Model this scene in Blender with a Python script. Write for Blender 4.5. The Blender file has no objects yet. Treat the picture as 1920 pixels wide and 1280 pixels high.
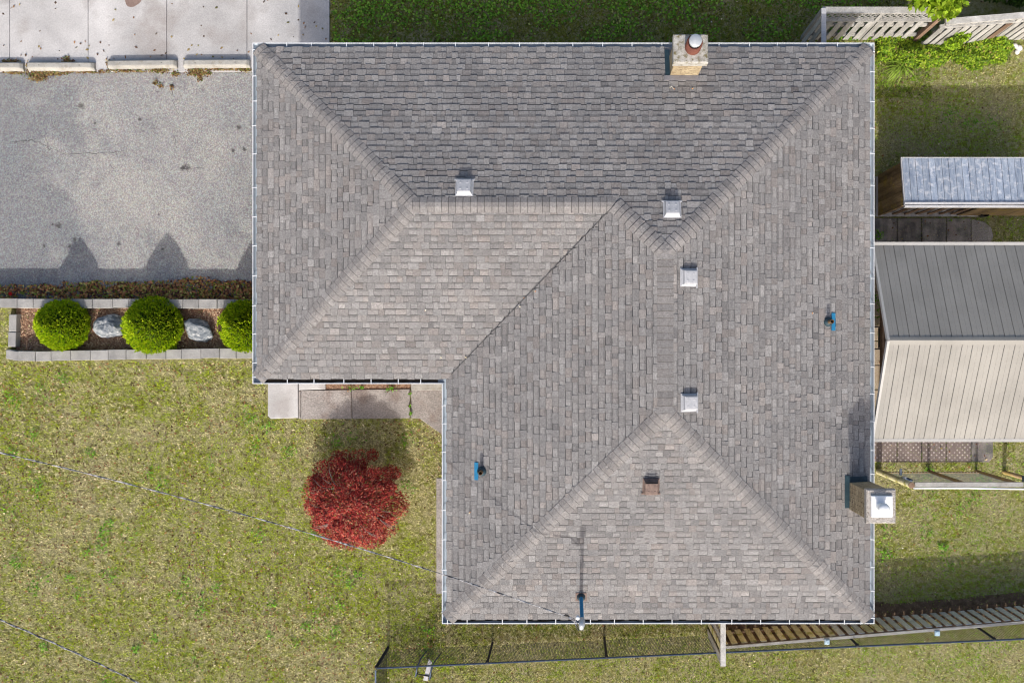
import bpy, math, random
import numpy as np
from mathutils import Vector, noise

random.seed(7)
RNG = np.random.default_rng(11)
S = bpy.context.scene
COL = S.collection

# ---------------------------------------------------------------- camera
H, F, NX, NY = 20.0, 1500.0, 1070.0, 650.0      # height, focal length in photo pixels, nadir pixel
cam = bpy.data.cameras.new('camera')
cam.sensor_width = 36.0
cam.lens = F / 1920 * 36.0
cam.shift_x = (960 - NX) / 1920
cam.shift_y = (NY - 640) / 1920
cam.clip_end = 2000
cam_o = bpy.data.objects.new('camera', cam)
cam_o.location = (0, 0, H)
COL.objects.link(cam_o)
S.camera = cam_o

# ---------------------------------------------------------------- light
SUN_EL, SUN_AZ = math.radians(36), math.radians(181)   # azimuth clockwise from +Y
W = bpy.data.worlds.new('World')
S.world = W
W.use_nodes = True
nt = W.node_tree
sky = nt.nodes.new('ShaderNodeTexSky')
sky.sky_type = 'NISHITA'
sky.sun_disc = False
sky.sun_elevation = SUN_EL
sky.sun_rotation = SUN_AZ
sky.air_density = 1.0
sky.dust_density = 5.0
sky.ozone_density = 1.0
bg = nt.nodes['Background']
bg.inputs[1].default_value = 0.15
nt.links.new(sky.outputs[0], bg.inputs[0])
sun = bpy.data.lights.new('sun', 'SUN')
sun.energy = 2.85
sun.angle = math.radians(1.2)
sun.color = (1.0, 0.965, 0.915)
sun_o = bpy.data.objects.new('sun', sun)
sd = Vector((math.sin(SUN_AZ) * math.cos(SUN_EL), math.cos(SUN_AZ) * math.cos(SUN_EL), math.sin(SUN_EL)))
sun_o.rotation_euler = sd.to_track_quat('Z', 'Y').to_euler()
sun_o.location = sd * 60
COL.objects.link(sun_o)
S.view_settings.view_transform = 'Standard'
S.view_settings.look = 'None'
S.view_settings.exposure = 0.35
S.view_settings.gamma = 1.0
S.view_settings.use_curve_mapping = False
S.cycles.filter_width = 1.1


# ---------------------------------------------------------------- helpers
def at(px, py, z=0.0):
    k = (H - z) / F
    return Vector(((px - NX) * k, (NY - py) * k, z))


def lerp(a, b, t):
    return a + (b - a) * t


class MB:
    """collects polygons; build() links them as one mesh object"""
    def __init__(self):
        self.v, self.f, self.t = [], [], []

    def add(self, verts, faces, tone=(1, 1, 1)):
        o = len(self.v)
        self.v += [tuple(p) for p in verts]
        self.f += [tuple(i + o for i in f) for f in faces]
        self.t += [tone] * len(faces)
        return self

    def box(self, a, b, tone=(1, 1, 1)):
        (x0, y0, z0), (x1, y1, z1) = a, b
        return self.add([(x0, y0, z0), (x1, y0, z0), (x1, y1, z0), (x0, y1, z0),
                         (x0, y0, z1), (x1, y0, z1), (x1, y1, z1), (x0, y1, z1)],
                        [(3, 2, 1, 0), (4, 5, 6, 7), (0, 1, 5, 4), (1, 2, 6, 5), (2, 3, 7, 6), (3, 0, 4, 7)], tone)

    def beam(self, p0, p1, w, h, up=(0, 0, 1), tone=(1, 1, 1)):
        p0, p1, up = Vector(p0), Vector(p1), Vector(up)
        d = (p1 - p0).normalized()
        s = d.cross(up).normalized()
        u = s.cross(d).normalized()
        vs = []
        for p in (p0, p1):
            for a, b in ((-1, -1), (1, -1), (1, 1), (-1, 1)):
                vs.append(p + s * (a * w / 2) + u * (b * h / 2))
        return self.add(vs, [(3, 2, 1, 0), (4, 5, 6, 7), (0, 1, 5, 4), (1, 2, 6, 5), (2, 3, 7, 6), (3, 0, 4, 7)], tone)

    def slab(self, poly, z0, z1, ch=0.01, tone=(1, 1, 1)):
        n = len(poly)
        cx = sum(p[0] for p in poly) / n
        cy = sum(p[1] for p in poly) / n
        vs = [(p[0], p[1], z0) for p in poly] + [(p[0], p[1], z1 - ch) for p in poly]
        for p in poly:
            dx, dy = cx - p[0], cy - p[1]
            l = math.hypot(dx, dy)
            k = min(0.4, ch * 1.4 / l)
            vs.append((p[0] + dx * k, p[1] + dy * k, z1))
        fs = [tuple(range(2 * n, 3 * n)), tuple(range(n - 1, -1, -1))]
        for r in (0, 1):
            for i in range(n):
                j = (i + 1) % n
                fs.append((r * n + i, r * n + j, (r + 1) * n + j, (r + 1) * n + i))
        return self.add(vs, fs, tone)

    def tube(self, pts, r, n=8, caps=True, tone=(1, 1, 1)):
        pts = [Vector(p) for p in pts]
        rs = r if isinstance(r, (list, tuple)) else [r] * len(pts)
        vs, fs = [], []
        ref = Vector((0.31, 0.52, 0.8)).normalized()
        for i, p in enumerate(pts):
            d = (pts[min(i + 1, len(pts) - 1)] - pts[max(i - 1, 0)]).normalized()
            a = d.cross(ref).normalized()
            b = d.cross(a).normalized()
            for k in range(n):
                th = 2 * math.pi * k / n
                vs.append(p + (a * math.cos(th) + b * math.sin(th)) * rs[i])
        for i in range(len(pts) - 1):
            for k in range(n):
                j = (k + 1) % n
                fs.append((i * n + k, i * n + j, (i + 1) * n + j, (i + 1) * n + k))
        if caps:
            fs.append(tuple(range(n)))
            fs.append(tuple(range((len(pts) - 1) * n, len(pts) * n)))
        return self.add(vs, fs, tone)

    def lathe(self, c, prof, n=16, tone=(1, 1, 1), axis=None):
        """prof: list of (radius, height) along +Z (or axis)"""
        c = Vector(c)
        up = Vector(axis or (0, 0, 1)).normalized()
        a = up.orthogonal().normalized()
        b = up.cross(a)
        vs, fs = [], []
        for r, z in prof:
            for k in range(n):
                th = 2 * math.pi * k / n
                vs.append(c + up * z + (a * math.cos(th) + b * math.sin(th)) * max(r, 1e-4))
        for i in range(len(prof) - 1):
            for k in range(n):
                j = (k + 1) % n
                fs.append((i * n + k, i * n + j, (i + 1) * n + j, (i + 1) * n + k))
        return self.add(vs, fs, tone)

    def mesh(self, name):
        me = bpy.data.meshes.new(name)
        me.from_pydata(self.v, [], self.f)
        at_ = me.attributes.new('tone', 'FLOAT_COLOR', 'FACE')
        a = np.ones((len(self.f), 4), np.float32)
        if self.t:
            a[:, :3] = np.array(self.t, np.float32)
        at_.data.foreach_set('color', a.ravel())
        me.update()
        return me

    def build(self, name, m, parent=None, smooth=False):
        return link(name, self.mesh(name), m, parent, smooth)


def link(name, me, m=None, parent=None, smooth=False):
    o = bpy.data.objects.new(name, me)
    if m is not None and me is not None and not me.materials:
        me.materials.append(m)
    if smooth:
        me.polygons.foreach_set('use_smooth', [True] * len(me.polygons))
    if parent is not None:
        o.parent = parent
    COL.objects.link(o)
    return o


def fan_mesh(name, V, C, m, parent=None):
    """V (n,k,3) polygons of k corners, C (n,3) colours"""
    n, k, _ = V.shape
    me = bpy.data.meshes.new(name)
    me.vertices.add(n * k)
    me.vertices.foreach_set('co', V.astype(np.float32).ravel())
    me.loops.add(n * k)
    me.loops.foreach_set('vertex_index', np.arange(n * k, dtype=np.int32))
    me.polygons.add(n)
    me.polygons.foreach_set('loop_start', np.arange(0, n * k, k, dtype=np.int32))
    a = np.ones((n, 4), np.float32)
    a[:, :3] = C
    at_ = me.attributes.new('tone', 'FLOAT_COLOR', 'FACE')
    at_.data.foreach_set('color', a.ravel())
    me.update(calc_edges=True)
    me.validate()
    return link(name, me, m, parent)


def empty(name, loc=(0, 0, 0)):
    o = bpy.data.objects.new(name, None)
    o.location = loc
    o.empty_display_size = 0.2
    COL.objects.link(o)
    return o


def tag(o, label=None, cat=None, group=None, kind=None):
    if label: o['label'] = label
    if cat: o['category'] = cat
    if group: o['group'] = group
    if kind: o['kind'] = kind
    return o


def setting(o):
    o['kind'] = 'structure'
    return o


# ---------------------------------------------------------------- materials
class G:
    def __init__(self, name):
        self.m = bpy.data.materials.new(name)
        self.m.use_nodes = True
        self.nt = self.m.node_tree
        self.b = self.nt.nodes['Principled BSDF']

    def n(self, t, **kw):
        x = self.nt.nodes.new(t)
        for k, v in kw.items():
            setattr(x, k, v)
        return x

    def l(self, a, b):
        self.nt.links.new(a, b)

    def pos(self, stretch=None):
        g = self.n('ShaderNodeNewGeometry')
        o = g.outputs['Position']
        if stretch:
            mp = self.n('ShaderNodeMapping')
            mp.inputs['Scale'].default_value = stretch
            self.l(o, mp.inputs[0])
            o = mp.outputs[0]
        return o

    def noise(self, scale, detail=3, rough=0.55, stretch=None, lo=0.3, hi=0.7, dist=0):
        t = self.n('ShaderNodeTexNoise')
        t.inputs['Scale'].default_value = scale
        t.inputs['Detail'].default_value = detail
        t.inputs['Roughness'].default_value = rough
        t.inputs['Distortion'].default_value = dist
        self.l(self.pos(stretch), t.inputs['Vector'])
        r = self.n('ShaderNodeMapRange')
        r.inputs['From Min'].default_value = lo
        r.inputs['From Max'].default_value = hi
        self.l(t.outputs['Fac'], r.inputs['Value'])
        return r.outputs[0]

    def mix(self, f, a, b, mode='MIX'):
        x = self.n('ShaderNodeMix', data_type='RGBA', blend_type=mode)
        for s, v in ((x.inputs[0], f), (x.inputs[6], a), (x.inputs[7], b)):
            if isinstance(v, (int, float)):
                s.default_value = v
            elif isinstance(v, tuple):
                s.default_value = (*v, 1)
            else:
                self.l(v, s)
        return x.outputs[2]

    def math(self, op, a, b=0.0):
        x = self.n('ShaderNodeMath', operation=op)
        for s, v in zip(x.inputs, (a, b)):
            if isinstance(v, (int, float)):
                s.default_value = v
            else:
                self.l(v, s)
        return x.outputs[0]

    def tone(self):
        x = self.n('ShaderNodeAttribute')
        x.attribute_name = 'tone'
        return x.outputs['Color']

    def objrand(self, lo, hi):
        x = self.n('ShaderNodeObjectInfo')
        r = self.n('ShaderNodeMapRange')
        r.inputs['To Min'].default_value = lo
        r.inputs['To Max'].default_value = hi
        self.l(x.outputs['Random'], r.inputs['Value'])
        return r.outputs[0]

    def grey(self, v):
        x = self.n('ShaderNodeCombineColor')
        for i in range(3):
            self.l(v, x.inputs[i])
        return x.outputs[0]

    def done(self, col, rough=0.85, bump=None, bstr=0.3, bdist=0.01, metal=0.0, spec=0.3):
        if isinstance(col, tuple):
            self.b.inputs['Base Color'].default_value = (*col, 1)
        else:
            self.l(col, self.b.inputs['Base Color'])
        self.b.inputs['Roughness'].default_value = rough
        self.b.inputs['Metallic'].default_value = metal
        self.b.inputs['Specular IOR Level'].default_value = spec
        if bump is not None:
            bn = self.n('ShaderNodeBump')
            bn.inputs['Strength'].default_value = bstr
            bn.inputs['Distance'].default_value = bdist
            self.l(bump, bn.inputs['Height'])
            self.l(bn.outputs[0], self.b.inputs['Normal'])
        return self.m


def mottled(name, c1, c2, scale=2.0, rough=0.88, speck=0.25, sscale=70, stretch=None, objr=0.0, bstr=0.25,
            metal=0.0, spec=0.25, detail=4, c3=None, s3=8.0, lo=0.3, hi=0.7):
    g = G(name)
    c = g.mix(g.noise(scale, detail, stretch=stretch, lo=lo, hi=hi), c1, c2)
    if c3:
        c = g.mix(g.noise(s3, 4, lo=0.52, hi=0.66), c, c3)
    sp = g.noise(sscale, 2, stretch=stretch)
    if speck:
        r = g.n('ShaderNodeMapRange')
        r.inputs['To Min'].default_value = 1 - speck
        r.inputs['To Max'].default_value = 1 + speck
        g.l(sp, r.inputs['Value'])
        c = g.mix(1.0, c, g.grey(r.outputs[0]), 'MULTIPLY')
    if objr:
        c = g.mix(1.0, c, g.grey(g.objrand(1 - objr, 1 + objr)), 'MULTIPLY')
    c = g.mix(1.0, c, g.tone(), 'MULTIPLY')
    return g.done(c, rough, sp, bstr, 0.006, metal, spec)


def leafmat(name, rough=0.6, trans=0.25):
    g = G(name)
    c = g.tone()
    g.done(c, rough, spec=0.25)
    if trans:
        t = g.n('ShaderNodeBsdfTranslucent')
        g.l(c, t.inputs[0])
        mx = g.n('ShaderNodeMixShader')
        mx.inputs[0].default_value = trans
        g.l(g.b.outputs[0], mx.inputs[1])
        g.l(t.outputs[0], mx.inputs[2])
        g.l(mx.outputs[0], g.nt.nodes['Material Output'].inputs[0])
    return g.m


M = {}


def shingle_mat():
    g = G('shingle')
    t = g.n('ShaderNodeSeparateColor')
    g.l(g.tone(), t.inputs[0])
    c = g.mix(t.outputs[0], (0.140, 0.135, 0.135), (0.335, 0.324, 0.314))
    c = g.mix(t.outputs[1], c, g.mix(1.0, c, (1.05, 0.985, 0.945), 'MULTIPLY'))
    c = g.mix(1.0, c, g.grey(t.outputs[2]), 'MULTIPLY')
    sp = g.noise(48, 4, 0.85, lo=0.25, hi=0.75)
    r = g.n('ShaderNodeMapRange')
    r.inputs['To Min'].default_value = 0.62
    r.inputs['To Max'].default_value = 1.38
    g.l(sp, r.inputs['Value'])
    c = g.mix(1.0, c, g.grey(r.outputs[0]), 'MULTIPLY')
    vc = g.n('ShaderNodeTexVoronoi')
    vc.inputs['Scale'].default_value = 55
    g.l(g.pos(), vc.inputs['Vector'])
    vr = g.n('ShaderNodeSeparateColor')
    g.l(vc.outputs['Color'], vr.inputs[0])
    gm_ = g.n('ShaderNodeMapRange')
    gm_.inputs['To Min'].default_value = 0.80
    gm_.inputs['To Max'].default_value = 1.20
    g.l(vr.outputs[0], gm_.inputs['Value'])
    c = g.mix(1.0, c, g.grey(gm_.outputs[0]), 'MULTIPLY')
    # slight weathering in broad patches
    w = g.noise(0.7, 4, lo=0.35, hi=0.7)
    c = g.mix(w, c, g.mix(1.0, c, (0.85, 0.86, 0.875), 'MULTIPLY'))
    return g.done(c, 0.95, sp, 0.35, 0.004, spec=0.15)


M['shingle'] = shingle_mat()
M['underlay'] = mottled('roof_underlay', (0.05, 0.05, 0.055), (0.07, 0.07, 0.07), 3)
M['gutter'] = mottled('gutter_white', (0.60, 0.625, 0.65), (0.70, 0.715, 0.73), 2, 0.4, 0.05, 40, spec=0.5, bstr=0.05)
M['gutter_debris'] = mottled('gutter_debris', (0.03, 0.025, 0.02), (0.10, 0.075, 0.05), 9, 0.95, 0.5, 80)
M['brickwall'] = mottled('house_wall', (0.33, 0.24, 0.17), (0.42, 0.33, 0.24), 6, 0.9, 0.3, 40)
M['mortar'] = mottled('mortar', (0.30, 0.26, 0.20), (0.38, 0.33, 0.26), 9, 0.95, 0.3, 90)


def brick_mat():
    g = G('buff_brick')
    c = g.mix(g.objrand(0, 1), (0.29, 0.225, 0.135), (0.45, 0.37, 0.24))
    c = g.mix(g.noise(22, 4, lo=0.5, hi=0.72), c, (0.17, 0.12, 0.075))
    sp = g.noise(120, 2)
    return g.done(c, 0.92, sp, 0.5, 0.004)


M['brick'] = brick_mat()
M['chimcap'] = mottled('lichen_concrete', (0.26, 0.25, 0.225), (0.46, 0.45, 0.42), 7, 0.95, 0.3, 60, c3=(0.15, 0.13, 0.07), s3=12, bstr=0.6)
M['aggregate'] = mottled('exposed_aggregate', (0.34, 0.315, 0.29), (0.46, 0.43, 0.40), 5, 0.95, 0.5, 70, c3=(0.20, 0.17, 0.14), s3=45, bstr=0.8)
M['clay'] = mottled('clay_flue', (0.11, 0.04, 0.03), (0.17, 0.065, 0.045), 8, 0.8, 0.3, 60)
M['galv'] = mottled('galvanised', (0.42, 0.45, 0.47), (0.56, 0.58, 0.60), 10, 0.42, 0.06, 50, metal=0.35, spec=0.5, bstr=0.05)
M['whitemetal'] = mottled('white_metal', (0.80, 0.82, 0.84), (0.86, 0.87, 0.88), 4, 0.35, 0.03, 30, spec=0.5, bstr=0.03)
M['ventgrey'] = mottled('vent_grey', (0.36, 0.37, 0.39), (0.46, 0.46, 0.48), 14, 0.5, 0.08, 60, spec=0.4, bstr=0.05)
M['rust'] = mottled('rusty_vent', (0.12, 0.085, 0.075), (0.21, 0.15, 0.125), 12, 0.75, 0.3, 60, bstr=0.2)
M['blue'] = mottled('blue_flashing', (0.012, 0.15, 0.30), (0.02, 0.20, 0.37), 6, 0.5, 0.1, 40, spec=0.4)
M['flash'] = mottled('dark_flashing', (0.018, 0.04, 0.055), (0.03, 0.06, 0.075), 6, 0.5, 0.2, 40, spec=0.4)
M['dark'] = mottled('black_metal', (0.012, 0.012, 0.014), (0.022, 0.022, 0.025), 9, 0.5, 0.1, 40, spec=0.4)
M['darkblue'] = mottled('coated_rail', (0.03, 0.05, 0.10), (0.06, 0.09, 0.15), 9, 0.4, 0.1, 40, spec=0.5)
M['pipe'] = mottled('pipe_brown', (0.10, 0.06, 0.035), (0.17, 0.11, 0.06), 20, 0.7, 0.2, 60)
M['cable'] = mottled('cable_grey', (0.03, 0.03, 0.035), (0.42, 0.42, 0.44), 14, 0.5, 0.1, 60, spec=0.4, lo=0.4, hi=0.6)


def asphalt_mat():
    g = G('asphalt')
    c = g.mix(g.noise(0.45, 5, 0.6, lo=0.38, hi=0.62), (0.285, 0.28, 0.277), (0.355, 0.338, 0.317))
    c = g.mix(g.noise(1.3, 5, 0.65, lo=0.52, hi=0.78), c, (0.215, 0.215, 0.22))
    # a darker grey field growing towards the street end, ragged outline
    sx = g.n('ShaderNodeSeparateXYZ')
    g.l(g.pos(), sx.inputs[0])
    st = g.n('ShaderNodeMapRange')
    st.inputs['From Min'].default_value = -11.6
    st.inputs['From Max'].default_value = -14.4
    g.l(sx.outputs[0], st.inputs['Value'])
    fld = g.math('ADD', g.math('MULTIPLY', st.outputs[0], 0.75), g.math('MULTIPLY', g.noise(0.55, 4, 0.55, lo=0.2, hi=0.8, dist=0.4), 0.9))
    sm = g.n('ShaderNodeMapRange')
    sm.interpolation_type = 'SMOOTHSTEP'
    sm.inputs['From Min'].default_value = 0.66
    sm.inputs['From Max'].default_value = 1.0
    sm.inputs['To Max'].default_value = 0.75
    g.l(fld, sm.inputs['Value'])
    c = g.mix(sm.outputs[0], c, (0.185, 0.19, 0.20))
    sp = g.noise(42, 4, 1.0, lo=0.32, hi=0.68)
    r = g.n('ShaderNodeMapRange')
    r.inputs['To Min'].default_value = 0.42
    r.inputs['To Max'].default_value = 1.55
    g.l(sp, r.inputs['Value'])
    c = g.mix(1.0, c, g.grey(r.outputs[0]), 'MULTIPLY')
    vc = g.n('ShaderNodeTexVoronoi')
    vc.inputs['Scale'].default_value = 47
    g.l(g.pos(), vc.inputs['Vector'])
    vr = g.n('ShaderNodeSeparateColor')
    g.l(vc.outputs['Color'], vr.inputs[0])
    gm_ = g.n('ShaderNodeMapRange')
    gm_.inputs['To Min'].default_value = 0.68
    gm_.inputs['To Max'].default_value = 1.32
    g.l(vr.outputs[1], gm_.inputs['Value'])
    c = g.mix(1.0, c, g.grey(gm_.outputs[0]), 'MULTIPLY')
    c = g.mix(0.10, c, vc.outputs['Color'], 'OVERLAY')
    # oil spots
    for px, py, rad in ((153, 199, .075), (447, 239, .07), (110, 423, .075), (437, 282, .045), (458, 280, .05), (350, 314, .10),
                        (178, 231, .04), (140, 450, .06), (222, 457, .055), (305, 467, .04), (298, 402, .035), (262, 224, .04),
                        (342, 316, .06), (130, 462, .05), (83, 461, .04), (98, 421, .03)):
        p = at(px, py, -0.45)
        d = g.n('ShaderNodeVectorMath', operation='DISTANCE')
        g.l(g.pos(), d.inputs[0])
        d.inputs[1].default_value = p
        nz = g.noise(14, 3, lo=0.0, hi=1.0)
        dd = g.math('ADD', d.outputs['Value'], g.math('MULTIPLY', g.math('SUBTRACT', nz, 0.5), rad * 2.4))
        mr = g.n('ShaderNodeMapRange')
        mr.inputs['From Min'].default_value = rad * 0.4
        mr.inputs['From Max'].default_value = rad * 1.3
        mr.inputs['To Min'].default_value = 0.75
        mr.inputs['To Max'].default_value = 0.0
        g.l(dd, mr.inputs['Value'])
        c = g.mix(mr.outputs[0], c, (0.045, 0.04, 0.04))
    return g.done(c, 0.95, sp, 0.8, 0.006, spec=0.2)


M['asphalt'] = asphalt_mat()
M['crack'] = mottled('crack_dirt', (0.05, 0.05, 0.055), (0.10, 0.095, 0.09), 20, 1.0, 0.3, 80)
M['concrete_light'] = mottled('light_concrete', (0.36, 0.35, 0.345), (0.56, 0.545, 0.535), 0.7, 0.9, 0.14, 45, c3=(0.34, 0.315, 0.30), s3=0.8, detail=7, objr=0.05)
M['concrete_walk'] = mottled('walk_concrete', (0.245, 0.222, 0.208), (0.35, 0.32, 0.298), 2.0, 0.95, 0.32, 34, c3=(0.24, 0.20, 0.18), s3=2.2, detail=7, objr=0.07, bstr=0.5)
M['curb'] = mottled('curb_concrete', (0.30, 0.29, 0.265), (0.42, 0.405, 0.37), 3.0, 0.95, 0.2, 70, c3=(0.30, 0.28, 0.24), s3=7, objr=0.06, bstr=0.5)
M['block'] = mottled('wall_block', (0.25, 0.243, 0.236), (0.355, 0.345, 0.33), 4.0, 0.95, 0.22, 80, objr=0.10, bstr=0.5)
M['paver_dark'] = mottled('weathered_paver', (0.13, 0.125, 0.12), (0.36, 0.32, 0.295), 3.2, 0.95, 0.25, 60, c3=(0.26, 0.215, 0.20), s3=3, detail=7, objr=0.12, bstr=0.5, lo=0.38, hi=0.72)
M['paver_warm'] = mottled('warm_paver', (0.34, 0.27, 0.20), (0.44, 0.36, 0.27), 3.2, 0.95, 0.25, 60, detail=6, objr=0.12)


def dotted_paver():
    g = G('dotted_paver')
    c = g.mix(g.noise(3, 6), (0.17, 0.135, 0.125), (0.27, 0.215, 0.195))
    v = g.n('ShaderNodeTexVoronoi', voronoi_dimensions='2D')
    v.inputs['Scale'].default_value = 11.0
    v.inputs['Randomness'].default_value = 0.12
    mp = g.n('ShaderNodeMapping')
    mp.inputs['Rotation'].default_value = (0, 0, math.radians(45))
    g.l(g.pos(), mp.inputs[0])
    g.l(mp.outputs[0], v.inputs['Vector'])
    r = g.n('ShaderNodeMapRange')
    r.inputs['From Min'].default_value = 0.17
    r.inputs['From Max'].default_value = 0.27
    r.inputs['To Min'].default_value = 0.8
    r.inputs['To Max'].default_value = 0.0
    g.l(v.outputs['Distance'], r.inputs['Value'])
    c = g.mix(g.math('MULTIPLY', r.outputs[0], g.noise(5, 2, lo=0.35, hi=0.55)), c, (0.62, 0.55, 0.52))
    sp = g.noise(60, 2)
    return g.done(c, 0.95, r.outputs[0], 0.3, 0.004)


M['paver_dot'] = dotted_paver()
M['mulch'] = mottled('mulch', (0.14, 0.07, 0.045), (0.36, 0.23, 0.15), 14, 1.0, 0.55, 55, c3=(0.34, 0.24, 0.16), s3=22, bstr=1.0)
M['rock'] = mottled('boulder', (0.075, 0.095, 0.12), (0.32, 0.34, 0.355), 5.5, 0.8, 0.22, 30, stretch=(1, 2.6, 1.4), c3=(0.50, 0.50, 0.49), s3=11, detail=7, bstr=0.5)
M['wood_grey'] = mottled('weathered_wood', (0.29, 0.28, 0.26), (0.47, 0.46, 0.435), 5, 0.9, 0.22, 60, stretch=(1, 1, 0.18), objr=0.16, bstr=0.4)
M['wood_brown'] = mottled('brown_wood', (0.17, 0.11, 0.075), (0.27, 0.185, 0.13), 5, 0.9, 0.25, 60, stretch=(1, 1, 0.18), objr=0.15, bstr=0.4)
M['wood_moss'] = mottled('mossy_wood', (0.54, 0.49, 0.25), (0.76, 0.71, 0.48), 4, 0.92, 0.25, 60, stretch=(1, 1, 0.25), objr=0.16, bstr=0.4, c3=(0.34, 0.32, 0.08), s3=4)
M['wood_picket'] = mottled('picket_grey', (0.54, 0.55, 0.52), (0.76, 0.77, 0.73), 5, 0.9, 0.22, 60, stretch=(1, 1, 0.18), objr=0.14, bstr=0.4)
M['wood_dark'] = mottled('dark_stained_wood', (0.17, 0.115, 0.065), (0.40, 0.285, 0.16), 5, 0.85, 0.25, 60, stretch=(1, 1, 0.18), objr=0.25, c3=(0.36, 0.26, 0.08), s3=4)
M['plank_blue'] = mottled('blue_grey_plank', (0.19, 0.235, 0.315), (0.40, 0.45, 0.52), 7, 0.8, 0.16, 60, stretch=(2.2, 0.35, 1), objr=0.12, c3=(0.50, 0.52, 0.56), s3=9, detail=7)
M['rail_white'] = mottled('pale_trim', (0.40, 0.40, 0.415), (0.52, 0.51, 0.51), 5, 0.7, 0.12, 60, stretch=(0.3, 1, 1))
M['panel'] = mottled('beige_panel', (0.245, 0.233, 0.21), (0.305, 0.29, 0.262), 1.3, 0.55, 0.03, 30, objr=0.015, spec=0.35, bstr=0.03)
M['trim'] = mottled('white_trim', (0.42, 0.405, 0.375), (0.46, 0.445, 0.42), 2, 0.5, 0.04, 30)
M['leaf'] = leafmat('leaf', 0.6, 0.25)
M['grass'] = leafmat('grass_blade', 0.75, 0.2)
M['litter'] = leafmat('dead_leaf', 0.85, 0.0)
M['bark'] = mottled('bark', (0.16, 0.12, 0.10), (0.28, 0.23, 0.20), 20, 0.95, 0.3, 60)
M['white_stone'] = mottled('white_stone', (0.70, 0.69, 0.67), (0.82, 0.81, 0.8), 8, 0.8, 0.08, 50)


def lawn_mat():
    g = G('lawn_soil')
    c = g.mix(g.noise(1.1, 6, 0.65, lo=0.40, hi=0.62), (0.22, 0.235, 0.035), (0.34, 0.305, 0.155))
    c = g.mix(g.noise(9, 5, 0.7, lo=0.45, hi=0.66), c, (0.44, 0.40, 0.25))
    c = g.mix(g.noise(26, 4, 0.7, lo=0.52, hi=0.70), c, (0.06, 0.05, 0.02))
    sp = g.noise(70, 3, 0.7)
    r = g.n('ShaderNodeMapRange')
    r.inputs['To Min'].default_value = 0.55
    r.inputs['To Max'].default_value = 1.4
    g.l(sp, r.inputs['Value'])
    c = g.mix(1.0, c, g.grey(r.outputs[0]), 'MULTIPLY')
    return g.done(c, 1.0, sp, 0.9, 0.012, spec=0.1)


M['lawn'] = lawn_mat()

# ================================================================ SETTING
ZD = -0.45            # driveway level
YW = 1.09             # line of the retaining wall


def sstep(a, b, x):
    t = max(0.0, min(1.0, (x - a) / (b - a)))
    return t * t * (3 - 2 * t)


def ground_z(x, y):
    if -13.98 < x < -6.3 and -0.2 < y < YW:
        return -0.14
    if y > YW:
        return -0.47 * sstep(-2.0, -6.1, x)
    return 0.0


def build_ground():
    xs = [-500, -150, -60, -30, -20] + [round(-16 + 0.5 * i, 3) for i in range(60)] + [20, 30, 60, 150, 500]
    xs += [-13.985, -13.975, -6.305, -6.295, -6.1]
    ys = [-500, -150, -60, -30, -16] + [round(-12 + 0.5 * i, 3) for i in range(50)] + [20, 30, 60, 150, 500]
    ys += [-0.205, -0.195, YW - 0.005, YW + 0.005]
    xs, ys = sorted(set(xs)), sorted(set(ys))
    vs = [(x, y, ground_z(x, y)) for y in ys for x in xs]
    nx = len(xs)
    fs = [(j * nx + i, j * nx + i + 1, (j + 1) * nx + i + 1, (j + 1) * nx + i)
          for j in range(len(ys) - 1) for i in range(nx - 1)]
    return setting(MB().add(vs, fs).build('lawn', M['lawn']))


build_ground()

# driveway
YC = at(0, 136, ZD).y      # line where the asphalt meets the pale concrete
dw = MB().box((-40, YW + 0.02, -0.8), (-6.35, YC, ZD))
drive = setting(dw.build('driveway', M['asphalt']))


def crack(pts, w=0.012):
    P = [at(x, y, ZD + 0.003) for x, y in pts]
    fine = []
    for a, b in zip(P[:-1], P[1:]):
        n = max(2, int((b - a).length / 0.08))
        for i in range(n):
            q = a.lerp(b, i / n)
            fine.append(q + Vector((random.uniform(-.025, .025), random.uniform(-.025, .025), 0)))
    fine.append(P[-1])
    mb = MB()
    for a, b in zip(fine[:-1], fine[1:]):
        d = (b - a).normalized()
        s = Vector((-d.y, d.x, 0)) * w * random.uniform(0.3, 0.8)
        mb.add([a - s, b - s, b + s, a + s], [(0, 1, 2, 3)])
    return mb.build('crack', M['crack'], drive)


crack([(22, 265), (60, 263), (92, 275), (118, 288), (160, 288), (205, 286), (236, 284)], 0.010)
crack([(88, 262), (93, 282)], 0.009)
crack([(322, 172), (324, 195), (336, 215)], 0.012)
crack([(333, 185), (345, 190)], 0.008)
crack([(300, 172), (290, 170)], 0.009)
crack([(326, 255), (332, 278)], 0.008)
crack([(205, 308), (215, 318)], 0.008)
crack([(335, 315), (380, 316)], 0.008)

# neighbour's pale concrete, cast in slabs
ZC = ZD + 0.02
conc = setting(MB().box((-40, YC + 0.01, -0.8), (at(617, 0, ZC).x, 16, ZC - 0.03)).build('concrete_pavement', M['crack']))
jx = [-40.0] + [at(p, 0, ZC).x for p in (-423, -276, -129, 18, 165, 312.5, 463, 618)]
for a, b in zip(jx[:-1], jx[1:]):
    for y0, y1 in ((YC + 0.01, 10.02), (10.03, 13.0), (13.01, 16.0)):
        MB().slab([(a + .006, y0), (b - .006, y0), (b - .006, y1 - .004), (a + .006, y1 - .004)], ZC - 0.1, ZC, 0.006).build('slab', M['concrete_light'], conc)
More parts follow.
